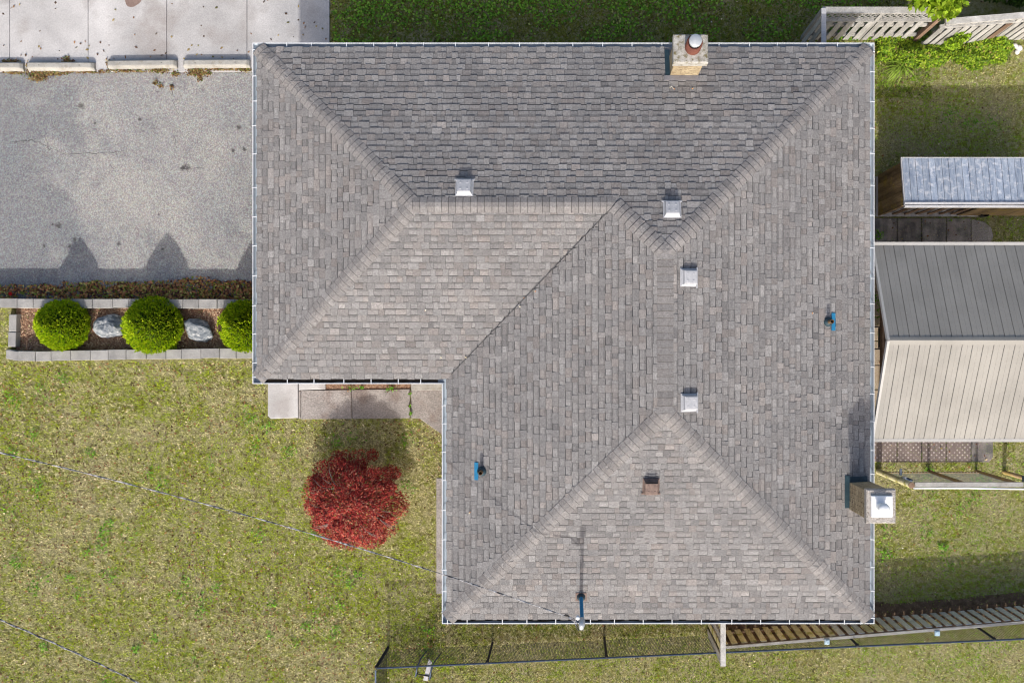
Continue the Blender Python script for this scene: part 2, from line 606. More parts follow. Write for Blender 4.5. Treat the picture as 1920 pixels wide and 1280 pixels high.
# brown stain on the concrete
sp_ = []
for k in range(18):
    th = k / 18 * 2 * math.pi
    r = 1 + 0.14 * math.sin(3 * th + 1) + random.uniform(-.05, .05)
    p = at(248 + 16 * r * math.cos(th), 1 - 12 * r * math.sin(th), ZC + 0.004)
    sp_.append(p)
MB().add(sp_, [tuple(range(18))]).build('brown_stain', mottled('brown_stain', (0.20, 0.14, 0.12), (0.26, 0.19, 0.16), 6), conc)


def parking_curb(px0, px1, py, label, rz):
    a, b = at(px0, py, ZC), at(px1, py, ZC)
    c = (a + b) / 2
    L = (b - a).length
    root = empty('parking_curb', (c.x, c.y, ZC))
    root.rotation_euler.z = rz
    prof = [(-.115, 0), (.115, 0), (.11, .05), (.07, .135), (.05, .145), (-.05, .145), (-.07, .135), (-.11, .05)]
    secs = [(-L / 2, 0.96, 0.55), (-L / 2 + .05, 1, 0.95), (-L / 2 + .09, 1, 1), (0, 1, 1), (L / 2 - .09, 1, 1), (L / 2 - .05, 1, 0.95), (L / 2, 0.96, 0.55)]
    vs, fs = [], []
    n = len(prof)
    for x, sy, sz in secs:
        for y, z in prof:
            vs.append((x, y * sy, z * sz + 0.002))
    for i in range(len(secs) - 1):
        for k in range(n):
            j = (k + 1) % n
            fs.append((i * n + k, (i + 1) * n + k, (i + 1) * n + j, i * n + j))
    fs += [tuple(range(n)), tuple(range((len(secs) - 1) * n, len(secs) * n))[::-1]]
    MB().add(vs, fs).build('body', M['curb'], root)
    for x in (-L * 0.3, L * 0.3):
        MB().lathe((x, 0, 0.143), [(0, 0.004), (.014, 0.004), (.014, -.01)], 8).build('anchor_pin', M['crack'], root)
    tag(root, label, 'curb', 'concrete parking curbs between asphalt and pale concrete')


parking_curb(-75, 47, 126.5, 'concrete parking curb cut off by the left edge of the photo', 0.0)
parking_curb(55, 180, 126, 'concrete parking curb second from the left, thick dry leaves at its foot', -0.002)
parking_curb(205, 334, 122, 'concrete parking curb third from the left, dry leaves at its left end', 0.012)
parking_curb(346, 470, 121, 'concrete parking curb closest to the house, yellowed weeds below it', 0.006)

# ---------------------------------------------------------------- planter walls
def block_wall(name, pts, w, z0, z1, label, blen=0.45, z1b=None):
    """a wall of end-to-end blocks along a polyline"""
    root = empty(name, (pts[0][0], pts[0][1], 0))
    ox, oy = pts[0]
    # resample
    cum = [0]
    for a, b in zip(pts[:-1], pts[1:]):
        cum.append(cum[-1] + math.hypot(b[0] - a[0], b[1] - a[1]))

    def P(s):
        for i in range(len(cum) - 1):
            if s <= cum[i + 1] or i == len(cum) - 2:
                t = (s - cum[i]) / (cum[i + 1] - cum[i])
                return Vector((lerp(pts[i][0], pts[i + 1][0], t), lerp(pts[i][1], pts[i + 1][1], t)))
    s = 0
    while s < cum[-1] - 0.05:
        l = min(blen * random.uniform(0.85, 1.12), cum[-1] - s)
        a, b = P(s + 0.004), P(s + l - 0.004)
        d = (b - a).normalized()
        nn = Vector((-d.y, d.x)) * w / 2 * random.uniform(0.96, 1.03)
        off = Vector((-d.y, d.x)) * random.uniform(-.008, .008)
        zt = z1 + random.uniform(-.008, .008)
        poly = [(a - nn + off), (b - nn + off), (b + nn + off), (a + nn + off)]
        MB().slab([(p.x - ox, p.y - oy) for p in poly], z0, zt, 0.012).build('block', M['block'], root)
        s += l
    if z0 < -0.2:
        pass
    return tag(root, label, 'wall')


zt = 0.14
a_, b_ = at(-40, 568, zt), at(500, 569.5, zt)
block_wall('retaining_wall', [(a_.x, a_.y), (b_.x, b_.y)], 0.225, -0.75, zt, 'low grey block wall between the asphalt and the three clipped shrubs')
zt = 0.2
pp = [at(x, y, zt) for x, y in ((34, 667), (60, 667.5), (150, 666), (260, 664), (380, 662.5), (500, 661.5))]
sw = block_wall('retaining_wall', [(p.x, p.y) for p in pp], 0.245, -0.4, zt, 'low grey block wall along the lawn, stepping down at its left end')
for i, (x, y, z) in enumerate(((30, 667, .15), (24, 665.5, .10), (17, 664, .05))):
    p = at(x, y, z)
    MB().slab([(p.x - .08 - sw.location.x, p.y - .115 - sw.location.y), (p.x + .075 - sw.location.x, p.y - .12 - sw.location.y),
               (p.x + .075 - sw.location.x, p.y + .12 - sw.location.y), (p.x - .08 - sw.location.x, p.y + .115 - sw.location.y)], -0.3, z, 0.012).build('block', M['block'], sw)
ed = empty('bed_edging', (at(22, 618, 0).x, at(22, 618, 0).y, 0))
for (x0, y0, x1, y1) in ((16, 589, 30, 621), (14.5, 622, 29, 650)):
    p, q = at(x0, y1, .06), at(x1, y0, .06)
    MB().slab([(p.x - ed.location.x, p.y - ed.location.y), (q.x - ed.location.x, p.y - ed.location.y),
               (q.x - ed.location.x + .01, q.y - ed.location.y), (p.x - ed.location.x + .01, q.y - ed.location.y)], -0.3, .06, 0.012).build('block', M['block'], ed)
tag(ed, 'short row of two pale blocks closing the left end of the shrub bed', 'edging')

mul = MB()
nxm, nym = 60, 12
for j in range(nym + 1):
    for i in range(nxm + 1):
        x = lerp(-13.95, -6.35, i / nxm)
        y = lerp(-0.21, 0.99, j / nym)
        mul.v.append((x, y, -0.115 + 0.03 * noise.noise((x * 2.2, y * 2.2, 0))))
for j in range(nym):
    for i in range(nxm):
        mul.f.append((j * (nxm + 1) + i, j * (nxm + 1) + i + 1, (j + 1) * (nxm + 1) + i + 1, (j + 1) * (nxm + 1) + i))
        mul.t.append((1, 1, 1))
setting(mul.build('mulch_bed', M['mulch'], smooth=True))

# ---------------------------------------------------------------- front walk, aprons, patio
ZWK = 0.05
walk = setting(MB().box((at(504, 0).x, at(0, 783).y, -0.2), (at(769, 0).x, 0.1, 0.012)).build('front_walk', M['crack']))


def pslab(name, pts, z0, z1, m, parent, ch=0.012):
    P = [at(x, y, z1) for x, y in pts]
    return MB().slab([(p.x, p.y) for p in P], z0, z1, ch).build(name, m, parent)


pslab('slab', [(508, 785), (502, 779), (502, 690), (558, 690), (559, 783)], -.1, ZWK - .01, M['concrete_light'], walk)
pslab('slab', [(560, 784), (560, 732), (563.4, 732), (563.4, 784)], -.1, ZWK - .005, M['concrete_walk'], walk)
pslab('slab', [(564.2, 785.5), (564.2, 732), (658.5, 730.5), (659.7, 785)], -.1, ZWK, M['concrete_walk'], walk)
pslab('slab', [(660.7, 785), (659.3, 730.5), (768.6, 729), (768.8, 783.5)], -.1, ZWK, M['concrete_walk'], walk)
pslab('slab', [(770.4, 783.5), (770, 700), (842, 700), (842, 824), (828, 814), (786, 784)], -.1, ZWK - .012, M['concrete_walk'], walk)
pslab('kerb', [(560, 731), (560, 690), (610, 690), (610, 729.5)], -.1, ZWK + .04, M['concrete_light'], walk)
pslab('kerb', [(771, 731.5), (771, 690), (842, 690), (842, 731.5)], -.1, ZWK + .10, M['curb'], walk)
pslab('planting_soil', [(610.5, 729.5), (610.5, 690), (769.5, 690), (769.5, 728.5)], -.1, 0.02, M['mulch'], walk)
ap = setting(MB().box((at(818.5, 0).x, at(0, 1112).y, -.1), (-2.2, at(0, 896).y, 0.02)).build('foundation_apron', M['concrete_walk']))

pat = setting(MB().box((6.0, at(0, 866).y, -.15), (at(1821, 0).x, at(0, 409).y, 0.005)).build('patio', M['crack']))
xs_ = [1600, 1637, 1682.3, 1728.2, 1774.5, 1821, 1863]
for i in range(len(xs_) - 1):
    last = i == len(xs_) - 2
    pts = [(xs_[i] + .7, 454.5), (xs_[i + 1] - .7, 454.5), (xs_[i + 1] - .7, 409), (xs_[i] + .7, 409)]
    if last:
        pts = [(xs_[i] + .7, 455), (xs_[i + 1] - 6, 455), (xs_[i + 1], 443), (xs_[i + 1] - 4, 426), (xs_[i + 1] - 16, 416), (xs_[i] + .7, 410)]
    pslab('paver', pts, -.1, .03, M['concrete_walk'] if last else M['paver_dark'], pat)
    pts = [(xs_[i] + .7, 866), (xs_[i + 1] - .7, 866), (xs_[i + 1] - .7, 822), (xs_[i] + .7, 822)]
    if last:
        pts = [(xs_[i] + .7, 866), (xs_[i + 1] - 8, 866), (xs_[i + 1] - 1, 858), (xs_[i + 1] - 1, 822), (xs_[i] + .7, 822)]
    pslab('paver', pts, -.1, .03, M['paver_dot'] if not last else M['paver_dark'], pat)
    for r in range(8):
        y0, y1 = 820 - r * 45.5, 820 - (r + 1) * 45.5
        pslab('paver', [(xs_[i] + .7, y0), (xs_[i + 1] - .7, y0), (xs_[i + 1] - .7, y1 + 1.4), (xs_[i] + .7, y1 + 1.4)], -.1, .03, M['paver_warm'], pat)

# ================================================================ HOUSE
ZE = 2.4
k_ = (H - ZE) / F
GX0, GX1 = (473.5 - NX) * k_, (1639.5 - NX) * k_       # gutter outer edges
GYN, GYS = (NY - 80.5) * k_, (NY - 1169) * k_
GXI, GYI = (828.5 - NX) * k_, (NY - 719.5) * k_
IN = 0.112
EX0, EX1, EYN, EYS, EXI, EYI = GX0 + IN, GX1 - IN, GYN - IN, GYS + IN, GXI + IN, GYI + IN   # shingle edges
PITCH = 0.289
Z0 = 2.43
HW = (EYN - EYI) / 2      # half width of the west wing
HE = (EX1 - EXI) / 2      # half width of the east wing
CS = 1 / math.sqrt(1 + PITCH ** 2)

house = empty('house', (0, 0, 0))
tag(house, 'grey shingled L-shaped bungalow with hipped roof, white gutters and two chimneys', 'house')

# walls under the eaves
wl = MB()
I2 = 0.58
wp = [(GX0 + I2, GYI + I2), (GXI + I2, GYI + I2), (GXI + I2, GYS + I2), (GX1 - I2, GYS + I2), (GX1 - I2, GYN - I2), (GX0 + I2, GYN - I2)]
n = len(wp)
wl.add([(x, y, -0.7) for x, y in wp] + [(x, y, 2.3) for x, y in wp],
       [(i, (i + 1) % n, n + (i + 1) % n, n + i) for i in range(n)])
wl.build('wall', M['brickwall'], house)

# roof deck
PLANES = {}


def plane(name, o, u, v, lo, hi, vmax):
    PLANES[name] = (Vector((*o, Z0)), Vector((*u, 0)), Vector((*v, 0)), lo, hi, vmax)


# o origin at eave, u along eave, v up slope (plan); lo/hi: extent along u at plan distance v
plane('north', (0, EYN), (1, 0), (0, -1), lambda v: EX0 + v if v <= HW else EXI + v, lambda v: EX1 - v, HE)
plane('west', (EX0, 0), (0, 1), (1, 0), lambda v: EYI + v, lambda v: EYN - v, HW)
plane('wing_south', (0, EYI), (1, 0), (0, 1), lambda v: EX0 + v, lambda v: EXI + v, HW)
plane('wing_west', (EXI, 0), (0, 1), (1, 0), lambda v: EYS + v, lambda v: EYI + v if v <= HW else EYN - v, HE)
plane('east', (EX1, 0), (0, 1), (-1, 0), lambda v: EYS + v, lambda v: EYN - v, HE)
plane('south', (0, EYS), (1, 0), (0, 1), lambda v: EXI + v, lambda v: EX1 - v, HE)


def rz(x, y):
    """roof height at plan point"""
    z = []
    dn, de, ds, dw_, di = EYN - y, EX1 - x, y - EYS, x - EX0, None
    # west wing and east wing as two hipped bodies: the higher one counts
    a = min(EYN - y, y - EYI, x - EX0) if x < EXI + HW else -9
    b = min(EYN - y, EX1 - x, y - EYS, x - EXI)
    return Z0 + PITCH * max(a, b)


deck = MB()
for nm, (o, u, v, lo, hi, vm) in PLANES.items():
    cuts = [0, HW, vm] if vm > HW + 1e-6 else [0, vm]
    for v0, v1 in zip(cuts[:-1], cuts[1:]):
        P = []
        e = 1e-5
        for vv, uu in ((v0, lo(v0 + e)), (v0, hi(v0 + e)), (v1, hi(v1 - e)), (v1, lo(v1 - e))):
            p = o + v * vv
            p = p + u * uu
            P.append((p.x, p.y, Z0 + PITCH * vv))
        deck.add(P, [(0, 1, 2, 3)])
soff = [(EX0, EYI), (EXI, EYI), (EXI, EYS), (EX1, EYS), (EX1, EYN), (EX0, EYN)]
deck.add([(x, y, Z0 - 0.001) for x, y in soff] + [(x, y, Z0 - 0.2) for x, y in soff],
         [(i, (i + 1) % 6, 6 + (i + 1) % 6, 6 + i) for i in range(6)])
deck.add([(EX0, EYI, Z0 - .2), (EXI, EYI, Z0 - .2), (EXI, EYN, Z0 - .2), (EX0, EYN, Z0 - .2), (EXI, EYS, Z0 - .2), (EX1, EYS, Z0 - .2), (EX1, EYN, Z0 - .2)],
         [(0, 1, 2, 3), (4, 5, 6, 2)])
roof = deck.build('roof', M['underlay'], house)

EXPO = 0.143 * CS          # plan exposure of one course
tabs = []                  # (score, verts, faces, tones)
TABF = [(0, 1, 2, 3), (4, 0, 3, 7), (4, 5, 1, 0), (5, 6, 2, 1), (7, 6, 5, 4)]
for nm, (o, u, v, lo, hi, vm) in PLANES.items():
    nrm = (Vector((0, 0, 1)) - v * PITCH).normalized()
    dirv = Vector((v.x, v.y, PITCH))
    ncr = int(math.ceil(vm / EXPO))
    for c in range(ncr):
        v0, v1 = c * EXPO - (0.01 if c == 0 else 0), min((c + 1) * EXPO, vm)
        if v1 - v0 < 0.02:
            continue
        vmid = (v0 + v1) / 2
        # handle the joint level where the bound changes
        ua0, ua1 = lo(max(v0, 0) + 1e-6), lo(v1 - 1e-6)
        ub0, ub1 = hi(max(v0, 0) + 1e-6), hi(v1 - 1e-6)
        if abs(ua0 - ua1) > 1: ua0 = ua1
        if abs(ub0 - ub1) > 1: ub0 = ub1
        L, R = min(ua0, ua1), max(ub0, ub1)
        x = L - random.uniform(0, 0.3)
        wob = random.uniform(-.003, .003)
        base = random.gauss(0, 0.04)
        thick_prev = random.random() < .5
        while x < R:
            wd = random.choice((0.085, 0.11, 0.13, 0.145, 0.16, 0.16, 0.175, 0.19, 0.215, 0.25)) * random.uniform(0.9, 1.1)
            thick = (not thick_prev) if random.random() < .78 else thick_prev
            thick_prev = thick
            a, b = x + 0.0024, x + wd - 0.0024
            x += wd
            q = [max(a, ua0), min(b, ub0), min(b, ub1), max(a, ua1)]
            if q[1] - q[0] < 0.004 and q[2] - q[3] < 0.004:
                continue
            if q[1] < q[0]: q[0] = q[1] = (max(min(q[0], q[2]), q[3]))
            if q[2] < q[3]: q[2] = q[3] = (max(min(q[3], q[1]), q[0]))
            t = (0.020 if thick else 0.009) * random.uniform(0.85, 1.15)
            vb = v0 + (0.0 if thick else 0.010) + wob
            tops = []
            for uu, vv, hh in ((q[0], vb, t), (q[1], vb, t), (q[2], v1, 0.002), (q[3], v1, 0.002)):
                p = o + u * uu + dirv * vv
                tops.append(p + nrm * hh)
            bots = [p - nrm * (0.003 + (t if i < 2 else 0.002)) for i, p in enumerate(tops)]
            r = min(1, max(0, (0.43 if thick else 0.50) + base + random.gauss(0, .10) + (0.20 if random.random() < .09 else 0)))
            tone = (r, random.random() ** 1.5 * (1.0 if random.random() < .5 else .2), 1.0)
            area = ((tops[1] - tops[0]).length + (tops[2] - tops[3]).length) / 2 * (v1 - v0) / (H - tops[0].z) ** 2
            tabs.append((area, tops + bots, tone, thick))
order = sorted(range(len(tabs)), key=lambda i: -tabs[i][0])
solo = set(order[:300])
rest = MB()
flip = lambda vs, f: f


def tab_into(mb, vs, tone, thick):
    ln = (vs[3] - vs[0]).length + 1e-6
    f = min(.3, .006 / ln)
    e0, e1 = vs[0].lerp(vs[3], f), vs[1].lerp(vs[2], f)
    f0, f1 = vs[0].lerp(vs[4], .35), vs[1].lerp(vs[5], .35)
    w = [e0, e1, vs[2], vs[3], vs[4], vs[5], vs[6], vs[7]]
    mb.add(w, [(0, 1, 2, 3), (4, 0, 3, 7), (5, 6, 2, 1), (7, 6, 5, 4)], tone)
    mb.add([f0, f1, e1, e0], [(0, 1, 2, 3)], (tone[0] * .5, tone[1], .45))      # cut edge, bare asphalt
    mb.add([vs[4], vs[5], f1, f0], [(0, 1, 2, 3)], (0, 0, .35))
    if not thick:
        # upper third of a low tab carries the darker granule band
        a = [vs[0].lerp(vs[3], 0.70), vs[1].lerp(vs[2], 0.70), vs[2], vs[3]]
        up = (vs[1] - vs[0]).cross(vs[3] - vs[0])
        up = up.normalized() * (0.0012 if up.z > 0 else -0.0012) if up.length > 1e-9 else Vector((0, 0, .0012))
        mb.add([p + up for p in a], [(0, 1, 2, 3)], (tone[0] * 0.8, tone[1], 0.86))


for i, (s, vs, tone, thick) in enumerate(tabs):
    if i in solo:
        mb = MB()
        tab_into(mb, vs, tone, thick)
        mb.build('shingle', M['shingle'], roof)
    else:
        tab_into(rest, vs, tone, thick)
tag(rest.build('shingle_field', M['shingle'], roof), kind='stuff')


# ---- ridge and hip cap shingles
def caps_along(p0, p1, nl, nr, expo=0.148, half=0.172, flipdir=False):
    """overlapping folded caps from p0 up to p1; nl / nr: horizontal downhill directions (plan) of the two slopes"""
    p0, p1 = Vector(p0), Vector(p1)
    d = (p1 - p0)
    L = d.length
    d.normalize()
    nn = max(1, round(L / expo))
    e = L / nn
    ws = []
    for g_ in (nl, nr):
        g_ = Vector((g_[0], g_[1], 0))
        nr_ = (Vector((0, 0, 1)) + g_ * PITCH).normalized()
        w = nr_.cross(d).normalized()
        side = Vector((g_.x, g_.y, 0))
        side = side - Vector((d.x, d.y, 0)).normalized() * side.dot(Vector((d.x, d.y, 0)).normalized())
        if w.dot(side) < 0: w = -w
        ws.append((w, nr_))
    up = (ws[0][1] + ws[1][1]).normalized()
    for i in range(nn):
        s0, s1 = i * e - 0.006 + random.uniform(-.006, .006), (i + 1) * e + 0.02
        lift0, lift1 = 0.027, 0.014
        h1, h2 = half * random.uniform(0.97, 1.03), half * random.uniform(0.97, 1.03)
        j = random.uniform(-.006, .006)
        top, bot = [], []
        for s, lf in ((s0, lift0), (s1, lift1)):
            c = p0 + d * s + up * lf
            row = [c + ws[0][0] * h1 + d * j - up * 0.004, c + ws[0][0] * 0.05 + up * 0.002, c + ws[1][0] * 0.05 + up * 0.002, c + ws[1][0] * h2 + d * j - up * 0.004]
            top += row
            bot += [q - up * 0.011 for q in row]
        vs = top + bot
        fs = [(0, 1, 5, 4), (1, 2, 6, 5), (2, 3, 7, 6), (8, 9, 1, 0), (9, 10, 2, 1), (10, 11, 3, 2),
              (0, 4, 12, 8), (3, 11, 15, 7), (12, 13, 9, 8), (13, 14, 10, 9), (14, 15, 11, 10)]
        r = min(1, max(0, 0.53 + random.gauss(0, .09)))
        cm = MB().add(vs, fs, (r, 0.25 + random.random() * .35, .97))
        # bevelled cut edge of bare asphalt at the exposed end
        ed_ = [q - d * .013 - up * .006 for q in vs[:4]]
        cm.add(list(vs[:4]) + ed_, [(4, 5, 1, 0), (5, 6, 2, 1), (6, 7, 3, 2)], (r * .6, .5, .5))
        cm.build('ridge_cap', M['shingle'], roof)


ZR1, ZR2 = Z0 + PITCH * HW, Z0 + PITCH * HE
YR = EYN - HW
XR = EXI + HE
A = (EX0 + HW, YR, ZR1)
B = (EXI + HW, YR, ZR1)
Cn = (XR, EYN - HE, ZR2)
Cs = (XR, EYS + HE, ZR2)
dN, dS, dW, dE = (0, 1), (0, -1), (-1, 0), (1, 0)
caps_along((EX0 + .02, EYN - .02, Z0), A, dN, dW)
caps_along((EX0 + .02, EYI + .02, Z0), A, dS, dW)
caps_along(A, B, dN, dS)
caps_along(B, Cn, dN, dW)
caps_along((EX1 - .02, EYN - .02, Z0), Cn, dN, dE)
caps_along((EX1 - .02, EYS + .02, Z0), Cs, dS, dE)
caps_along((EXI + .02, EYS + .02, Z0), Cs, dS, dW)
caps_along(Cs, Cn, dW, dE)
# valley strip
va = Vector((EXI, EYI, Z0 + .030))
vb_ = Vector((B[0], B[1], ZR1 + .030))
vd = (vb_ - va).normalized()
vs_ = Vector((vd.y, -vd.x, 0)).normalized() * 0.0065
MB().add([va - vs_ + vd * .15, va + vs_ + vd * .15, vb_ + vs_, vb_ - vs_], [(0, 1, 2, 3)]).build('valley_line', M['underlay'], roof)


# ---- gutters
def gutter(p0, p1, out, hangers, ext0=0.0, ext1=0.0, debris=False):
    """p0,p1: plan points on the outer edge; out: outward direction"""
    p0, p1, out = Vector((*p0, 0)), Vector((*p1, 0)), Vector((*out, 0))
    d = (p1 - p0).normalized()
    # profile: (distance inwards from outer edge, z)
    prof = [(.125, 2.40), (.125, 2.30), (.045, 2.30), (.004, 2.345), (.0, 2.385), (.0, 2.402), (.018, 2.402), (.018, 2.392),
            (.006, 2.388), (.009, 2.35), (.048, 2.306), (.121, 2.306), (.121, 2.40)]
    n = len(prof)
    vs = []
    for s, sg in ((p0, 1), (p1, -1)):
        for a, z in prof:
            # mitre: inner corner points are shifted along d by a (outer corner) or -a (inner corner)
            e = ext0 if sg == 1 else ext1
            q = s - out * a + d * (sg * a * e)
            vs.append((q.x, q.y, z))
    gm = MB()
    inner = (0.60, 0.68, 0.76)         # trough faces tinted darker blue-grey, painted lip
    for k in range(n):
        gm.add([vs[k], vs[(k + 1) % n], vs[n + (k + 1) % n], vs[n + k]], [(0, 1, 2, 3)], inner if 8 <= k <= 11 else (1, 1, 1))
    g_ = gm.build('gutter', M['gutter'], house)
    for t in hangers:
        q = p0 + d * t
        m = MB()
        m.beam(q - out * 0.0 + Vector((0, 0, 2.409)), q - out * 0.13 + Vector((0, 0, 2.409)), 0.018, 0.006)
        m.beam(q - out * 0.002 + Vector((0, 0, 2.407)), q - out * 0.002 + Vector((0, 0, 2.38)), 0.026, 0.006, up=d)
        m.build('gutter_hanger', M['gutter'], g_)
    if debris:
        mm = MB()
        a, b = p0 + d * 0.15, p1 - d * 0.1
        N = 40
        vs = []
        for i in range(N + 1):
            q = a.lerp(b, i / N)
            for s in (.015, .12):
                r_ = q - out * s
                vs.append((r_.x, r_.y, 2.325 + 0.02 * noise.noise((r_.x * 5, r_.y * 5, 3))))
        mm.add(vs, [(2 * i, 2 * i + 1, 2 * i + 3, 2 * i + 2) for i in range(N)])
        mm.build('gutter_debris', M['gutter_debris'], g_)
    return g_


ds = at(768.5, 727, 1.0)
MB().tube([(ds.x + .05, GYI + .10, 2.31), (ds.x + .05, GYI + .12, 2.1), (ds.x + .03, GYI + .50, 1.85), (ds.x + .03, GYI + .50, .1)], .035, 10).build('downspout', M['gutter'], house, True)


def hang_px(px, base, sign=1):
    return [abs((p - base) * k_) for p in px]


gutter((GX0, GYN), (GX1, GYN), (0, 1), hang_px([492, 538, 584, 650, 701, 744, 794, 854, 916, 974, 1022, 1074, 1130, 1185, 1241, 1348, 1405, 1457, 1513, 1570, 1620], 473.5), 1, 1)
gutter((GX1, GYS), (GX1, GYN), (1, 0), hang_px([1158, 1107, 1063, 1011, 888, 844, 790, 738, 688, 624, 570, 522, 465, 404, 348, 288, 241, 191, 135, 97], 1169), 1, 1)
gutter((GXI, GYS), (GX1, GYS), (0, -1), hang_px([839, 876, 942, 988, 1042, 1107, 1152, 1206, 1260, 1315, 1372, 1426, 1480, 1536, 1583, 1614], 828.5), 1, 1, True)
gutter((GXI, GYS), (GXI, GYI), (-1, 0), hang_px([1147, 1108, 1068, 1011, 956, 900, 847, 794, 760], 1169), 1, -1)
gutter((GX0, GYI), (GXI, GYI), (0, -1), hang_px([490, 539, 589, 645, 696, 747, 789], 473.5), 1, -1, True)
gutter((GX0, GYI), (GX0, GYN), (-1, 0), hang_px([707, 680, 626, 573, 517, 461, 407, 352, 289, 236, 190, 143, 94], 719.5), 1, 1)


# ---- chimneys
BRM = {}


def brick_mesh(l, w, h):
    key = (round(l, 3), round(w, 3), round(h, 3))
    if key not in BRM:
        mb = MB()
        c = 0.004
        mb.slab([(-l / 2, -w / 2), (l / 2, -w / 2), (l / 2, w / 2), (-l / 2, w / 2)], -h / 2, h / 2, c)
        me = mb.mesh('brick')
        me.materials.append(M['brick'])
        BRM[key] = me
    return BRM[key]


def chimney(x0, x1, y0, y1, zbase, zb, zt, capm, cx0, cx1, cy0, cy1, capth):
    core = MB().box((x0 + .012, y0 + .012, zbase), (x1 - .012, y1 - .012, zt)).build('chimney', M['mortar'], house)
    z = zb
    row = 0
    hb = 0.064
    while z + hb < zt + 0.02:
        for (ax, fixed, a0, a1, inw) in (('x', y0, x0, x1, 1), ('x', y1, x0, x1, -1), ('y', x0, y0, y1, 1), ('y', x1, y0, y1, -1)):
            L = a1 - a0
            nb = max(2, round(L / 0.215))
            bl = L / nb
            edges = [a0 + bl * k for k in range(nb + 1)] if row % 2 == 0 else [a0] + [a0 + bl * (k + .5) for k in range(nb)] + [a1]
            for p, q in zip(edges[:-1], edges[1:]):
                c = (p + q) / 2
                l = q - p - 0.010
                dep = 0.05
                dd = fixed + inw * (dep / 2 + random.uniform(-.002, .002) + (0.0015 if ax == 'x' else 0))
                me = brick_mesh(l, dep, hb) if ax == 'x' else brick_mesh(dep, l - 0.10 if (p == a0 and q == a1) else l, hb)
                pos = (c, dd, z + hb / 2) if ax == 'x' else (dd, c, z + hb / 2)
                # skip bricks buried in the roof
                if z + hb < rz(pos[0], pos[1]) - 0.02 and EX0 < pos[0] < EX1:
                    continue
                o = link('brick', me, None, core)
                o.location = pos
        z += hb + 0.010
        row += 1
    cap = MB()
    cap.slab([(cx0, cy0), (cx1, cy0), (cx1, cy1), (cx0, cy1)], zt, zt + capth, 0.02)
    cap.build('chimney_cap', capm, core)
    return core


def roof_patch(parent, x0, y0, x1, y1, m, h=0.03, name='flashing', n=6):
    mb = MB()
    vs = []
    for j in range(n + 1):
        for i in range(n + 1):
            x, y = lerp(x0, x1, i / n), lerp(y0, y1, j / n)
            vs.append((x, y, rz(x, y) + h))
    fs = [(j * (n + 1) + i, j * (n + 1) + i + 1, (j + 1) * (n + 1) + i + 1, (j + 1) * (n + 1) + i) for j in range(n) for i in range(n)]
    mb.add(vs, fs)
    lo_ = [(x, y, z - h + 0.002) for x, y, z in vs]
    edge = [j for j in range(n + 1)] + [(j + 1) * (n + 1) - 1 for j in range(1, n + 1)] + [n * (n + 1) + i for i in range(n - 1, -1, -1)] + [j * (n + 1) for j in range(n - 1, 0, -1)]
    ev = [vs[e] for e in edge] + [lo_[e] for e in edge]
    ne = len(edge)
    mb.add(ev, [(i, (i + 1) % ne, ne + (i + 1) % ne, ne + i) for i in range(ne)])
    return mb.build(name, m, parent)


cN = chimney(2.157, 2.762, 5.875, 6.35, 2.2, 2.45, 3.40, M['chimcap'], 2.105, 2.82, 5.82, 6.405, 0.2)
roof_patch(cN, 2.03, 5.76, 2.80, 5.878, M['ventgrey'] if False else mottled('grey_flashing', (0.22, 0.21, 0.22), (0.28, 0.27, 0.28), 8), 0.035)
roof_patch(cN, 2.055, 5.80, 2.160, 6.50, M['flash'], 0.03)
p = at(1299, 89, 3.6)
fl = MB().lathe((p.x, p.y, 3.57), [(.165, 0), (.165, .28), (.13, .30), (.13, .1)], 20).build('flue_tile', M['clay'], cN, True)
MB().lathe((p.x, p.y, 3.72), [(.10, 0), (.10, .22), (.095, .225)], 20).build('flue_pipe', M['galv'], cN, True)
MB().lathe((p.x, p.y, 3.925), [(.128, 0), (.13, .05), (.118, .058), (.06, .075), (0.0, .08)], 24).build('flue_cap', M['galv'], cN, True)

cE = chimney(6.065, 6.57, -3.535, -2.945, -0.2, 2.45, 3.60, M['aggregate'], 6.02, 6.62, -3.59, -2.895, 0.12)
roof_patch(cE, 5.955, -3.50, 6.068, -2.80, M['flash'], 0.03)
roof_patch(cE, 5.956, -2.948, 6.50, -2.83, M['flash'], 0.031)
q0, q1 = at(1634, 969, 3.77), at(1674, 929, 3.77)
MB().slab([(q0.x, q0.y), (q1.x, q0.y), (q1.x, q1.y), (q0.x, q1.y)], 3.70, 3.775, 0.012).build('chase_cover', M['whitemetal'], cE)
qc = at(1652, 951, 3.8)
MB().lathe((qc.x, qc.y, 3.77), [(.10, 0), (.09, .03), (.085, .16)], 24).build('flue_collar', M['whitemetal'], cE, True)
MB().lathe((qc.x, qc.y, 3.93), [(.115, 0), (.12, .02), (.112, .05), (.07, .085), (0, .10)], 24).build('flue_cap', M['whitemetal'], cE, True)


# ---- roof vents
def slope_at(x, y):
    e = 0.01
    gx = (rz(x + e, y) - rz(x - e, y)) / (2 * e)
    gy = (rz(x, y + e) - rz(x, y - e)) / (2 * e)
    return Vector((-gx, -gy, 1)).normalized()


